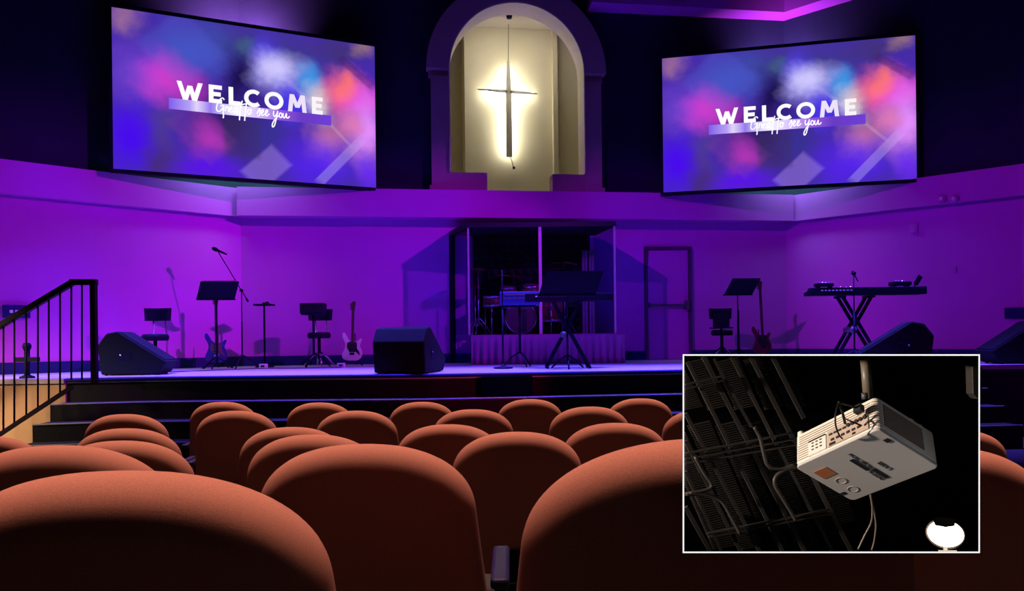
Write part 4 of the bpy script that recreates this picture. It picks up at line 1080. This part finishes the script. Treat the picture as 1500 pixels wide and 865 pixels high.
# feet / bosses on the top, pole, cables
for x_,y_ in ((.006,.004),(.103,.058),(.103,.071)): MB().lathe([(0,0),(.0042,0),(.0042,.0045),(.003,.006),(0,.006)],Matrix.Translation((x_,y_,LZ-.0008)),14).build('mount_foot','proj',pj)
pinv = pm.inverted()
def J(px,py,d_): return pinv @ P(px,py,d_)
pb0 = Vector((LX*.62,LY*.42,LZ-.001)); wp = pm @ pb0
zd = .822
m = MB(); m.tube([J(1272,583,zd),J(1267,522,zd)],[.0052,.0052],16); m.build('ceiling_pole','pole',pj)
m = MB(); m.tube([J(1267,584,.795),J(1266,575,.795)],.0032,12); m.build('clamp','steel',pj)
for pts,r_ in (([(1228,590,.765),(1224,606,.758),(1224,622,.757),(1229,636,.760),(1234,642,.768)],.0009),([(1228,589,.765),(1240,592,.768),(1252,596,.772),(1258,598,.775)],.0012),([(1229,590,.765),(1234,603,.762),(1238,620,.766)],.0014),([(1236,612,.764),(1250,618,.757),(1262,623,.757)],.0009)):
    m = MB(); m.tube(smooth_pts([J(*q) for q in pts],5),r_,7); m.build('cable','cable',pj)
m = MB(); q = J(1258,599,.772); m.box((q.x,q.y,q.z),(.009,.006,.008)); m.build('plug','ink',pj)
for pts in (([(1275,728,.865),(1278,745,.872),(1276,765,.878),(1266,785,.88),(1256,803,.88)]),([(1278,740,.872),(1284,765,.876),(1280,790,.88),(1278,804,.88)]),([(1299,757,.89),(1300,775,.89),(1304,800,.89),(1307,805,.89)])):
    pass
hc = MB()
for pts in ([(1275,724,.868),(1278,745,.872),(1276,765,.878),(1266,785,.882),(1257,804,.884)],[(1277,735,.870),(1283,765,.876),(1281,790,.882),(1277,805,.884)]):
    hc.tube(smooth_pts([J(*q) for q in pts],5),.0011,6)
hc.build('hanging_cable','pole',pj)
# the spotlight in the inset
lc = P(1385,781,.84); _z = (EYEP-lc).normalized(); _x = UP.cross(_z).normalized(); lm = Matrix((_x,_z.cross(_x),_z)).transposed().to_4x4(); lm.translation = lc
la = thing('spotlight','glowing round spotlight at the lower right of the inset','lamp',mw=lm)
MB().lathe([(0,.0045),(.009,.0040),(.0165,.0015),(.0178,0)],Tm((0,0,0),(0,0,0),(1,.82,1)),28).build('lens','lamp',la)
MB().lathe([(.0180,.001),(.0195,.001),(.0185,-.018),(.010,-.03),(0,-.031),(0,-.030),(.009,-.028),(.0178,-.016)],Tm((0,0,-.0008),(0,0,0),(1,.85,1)),28).build('housing','pole',la)
m = MB(); m.prism([(-.0125,.0165),(-.010,.0100),(.0,.0092),(.0085,.0115),(.0100,.0185),(.004,.0200),(-.006,.0195)],Matrix.Translation((0,-.0022,.0052)),.0012); m.build('barn_door','matte',la)
m = MB(); m.box((.002,-.0185,.002),(.018,.0016,.004),(0,0,.12)); m.box((.0,-.0165,.0),(.004,.004,.004)); m.build('bracket','proj',la)
# dark hanging loudspeaker at the top right of the inset
hs = thing('hanging_speaker','dark angular speaker cut by the top right corner of the inset','speaker',mw=Matrix.Translation(P(1427,556,.88)) @ cbm)
k9 = .88/F
m = MB(); m.prism([(-7*k9,20*k9),(7*k9,20*k9),(7*k9,-22*k9),(1*k9,-28*k9),(-6*k9,-20*k9)],Matrix.Translation((0,0,-.008)),.014); m.build('cabinet','beam',hs,.0006)
m = MB(); m.tube([(-6*k9,20*k9,0),(-30*k9,33*k9,0)],.0008,6); m.build('cable','beam',hs)

nest(OWN2)
# ------------------------------------------------------------------ lights
def spot(loc, aim, col, W_, ang, blend=.5, r=.1):
    l = bpy.data.lights.new('spot','SPOT'); l.color = col; l.energy = W_; l.spot_size = math.radians(ang); l.spot_blend = blend; l.shadow_soft_size = r
    o = bpy.data.objects.new('stage_or_fill_light', l); C.objects.link(o); o.location = loc
    o.rotation_euler = (Vector(aim)-Vector(loc)).to_track_quat('-Z','Y').to_euler(); return o
def area(loc, aim, col, W_, sx_, sy_, spread=180, name='area_light'):
    l = bpy.data.lights.new('area','AREA'); l.shape = 'RECTANGLE'; l.size = sx_; l.size_y = sy_; l.color = col; l.energy = W_; l.spread = math.radians(spread)
    o = bpy.data.objects.new(name, l); C.objects.link(o); o.location = loc
    o.rotation_euler = (Vector(aim)-Vector(loc)).to_track_quat('-Z','Y').to_euler(); return o
PUR = (.66,.0,1.0); PUR2 = (.58,.0,1.0)
AP, BP = (5.7,8.0,6.3), (-3.2,6.2,6.9)
spot(AP,(-7.0,11.2,1.6),PUR,2900,34,.7,.06)
spot((AP[0]-.25,AP[1],AP[2]),(-2.9,13.3,1.7),PUR,1700,36,.7,.06)
spot(BP,(3.6,14.1,1.7),PUR2,1250,34,.7,.06)
spot((BP[0]+.25,BP[1],BP[2]),(8.2,11.8,1.6),PUR2,1300,36,.7,.06)
# blue wash on the front of the stage
area((0,10.45,8.2),(0,10.3,0),(.12,.07,1),800,13,.25,30)
area((.5,9.6,7.6),(.6,13.0,1.2),(.04,.04,1),24,5,.4,60)
spot((.3,8.6,5.6),(.12,11.2,2.0),(.02,.10,1),520,9,.6,.05)
# lights behind the screens
for cx_,cy_,cz_,sg in ((-4.72,13.14,0,-1),(5.30,14.47,0,1)):
    area((cx_-sg*.36,cy_-.62,6.4 if sg < 0 else 6.15),(cx_,cy_,6.9),(.85,.26,1) if sg < 0 else (.62,.26,1),72 if sg < 0 else 40,1.0,.4,140)
    area((cx_-sg*.30,cy_-.62,4.75),(cx_,cy_-.1,3.75),(.36,1,.80),24,1.6,.3,150)
# niche
area((.12,14.35,7.4),(.0,15.4,5.6),(1,.92,.66),14,1.6,.5)
# house lights over the seats
area((.0,4.4,5.2),(0,4.0,0),(1,.56,.44),400,9,8.0,12)
area((-7.6,7.6,2.6),(-6.9,9.1,.5),(1,.66,.40),60,.6,.6,80)
spot((1.2,7.6,1.2),(-.6,9.6,.75),(1,.02,.22),110,50,.9,.1)
# unseen lamp added to light the projector, and a weak fill from below
spot(CAMV((-1.05,.03,-.74)),CAMV((.36,-.13,-.80)),(1,.80,.62),125,17,.5,.02)
spot(CAMV((.02,-.27,.02)),CAMV((.375,-.165,-.80)),(.92,.95,1),1.3,15,.8,.03)
w = bpy.data.worlds.new('World'); bpy.context.scene.world = w; w.use_nodes = True
w.node_tree.nodes['Background'].inputs[0].default_value = (.16,.14,.32,1); w.node_tree.nodes['Background'].inputs[1].default_value = .012

# ------------------------------------------------------------------ camera
cam = bpy.data.cameras.new('camera'); co = bpy.data.objects.new('camera', cam); C.objects.link(co)
cam.sensor_fit = 'HORIZONTAL'; cam.sensor_width = 36; cam.lens = 36*F/1500; cam.shift_y = (PY0-432.5)/1500; cam.clip_start = .02; cam.clip_end = 100
mw = Matrix((RIGHT,UP,BACK)).transposed().to_4x4(); mw.translation = EYEP; co.matrix_world = mw
S = bpy.context.scene; S.camera = co
S.view_settings.view_transform = 'Standard'; S.view_settings.look = 'None'; S.view_settings.exposure = 0; S.view_settings.gamma = 1; S.view_settings.use_curve_mapping = False
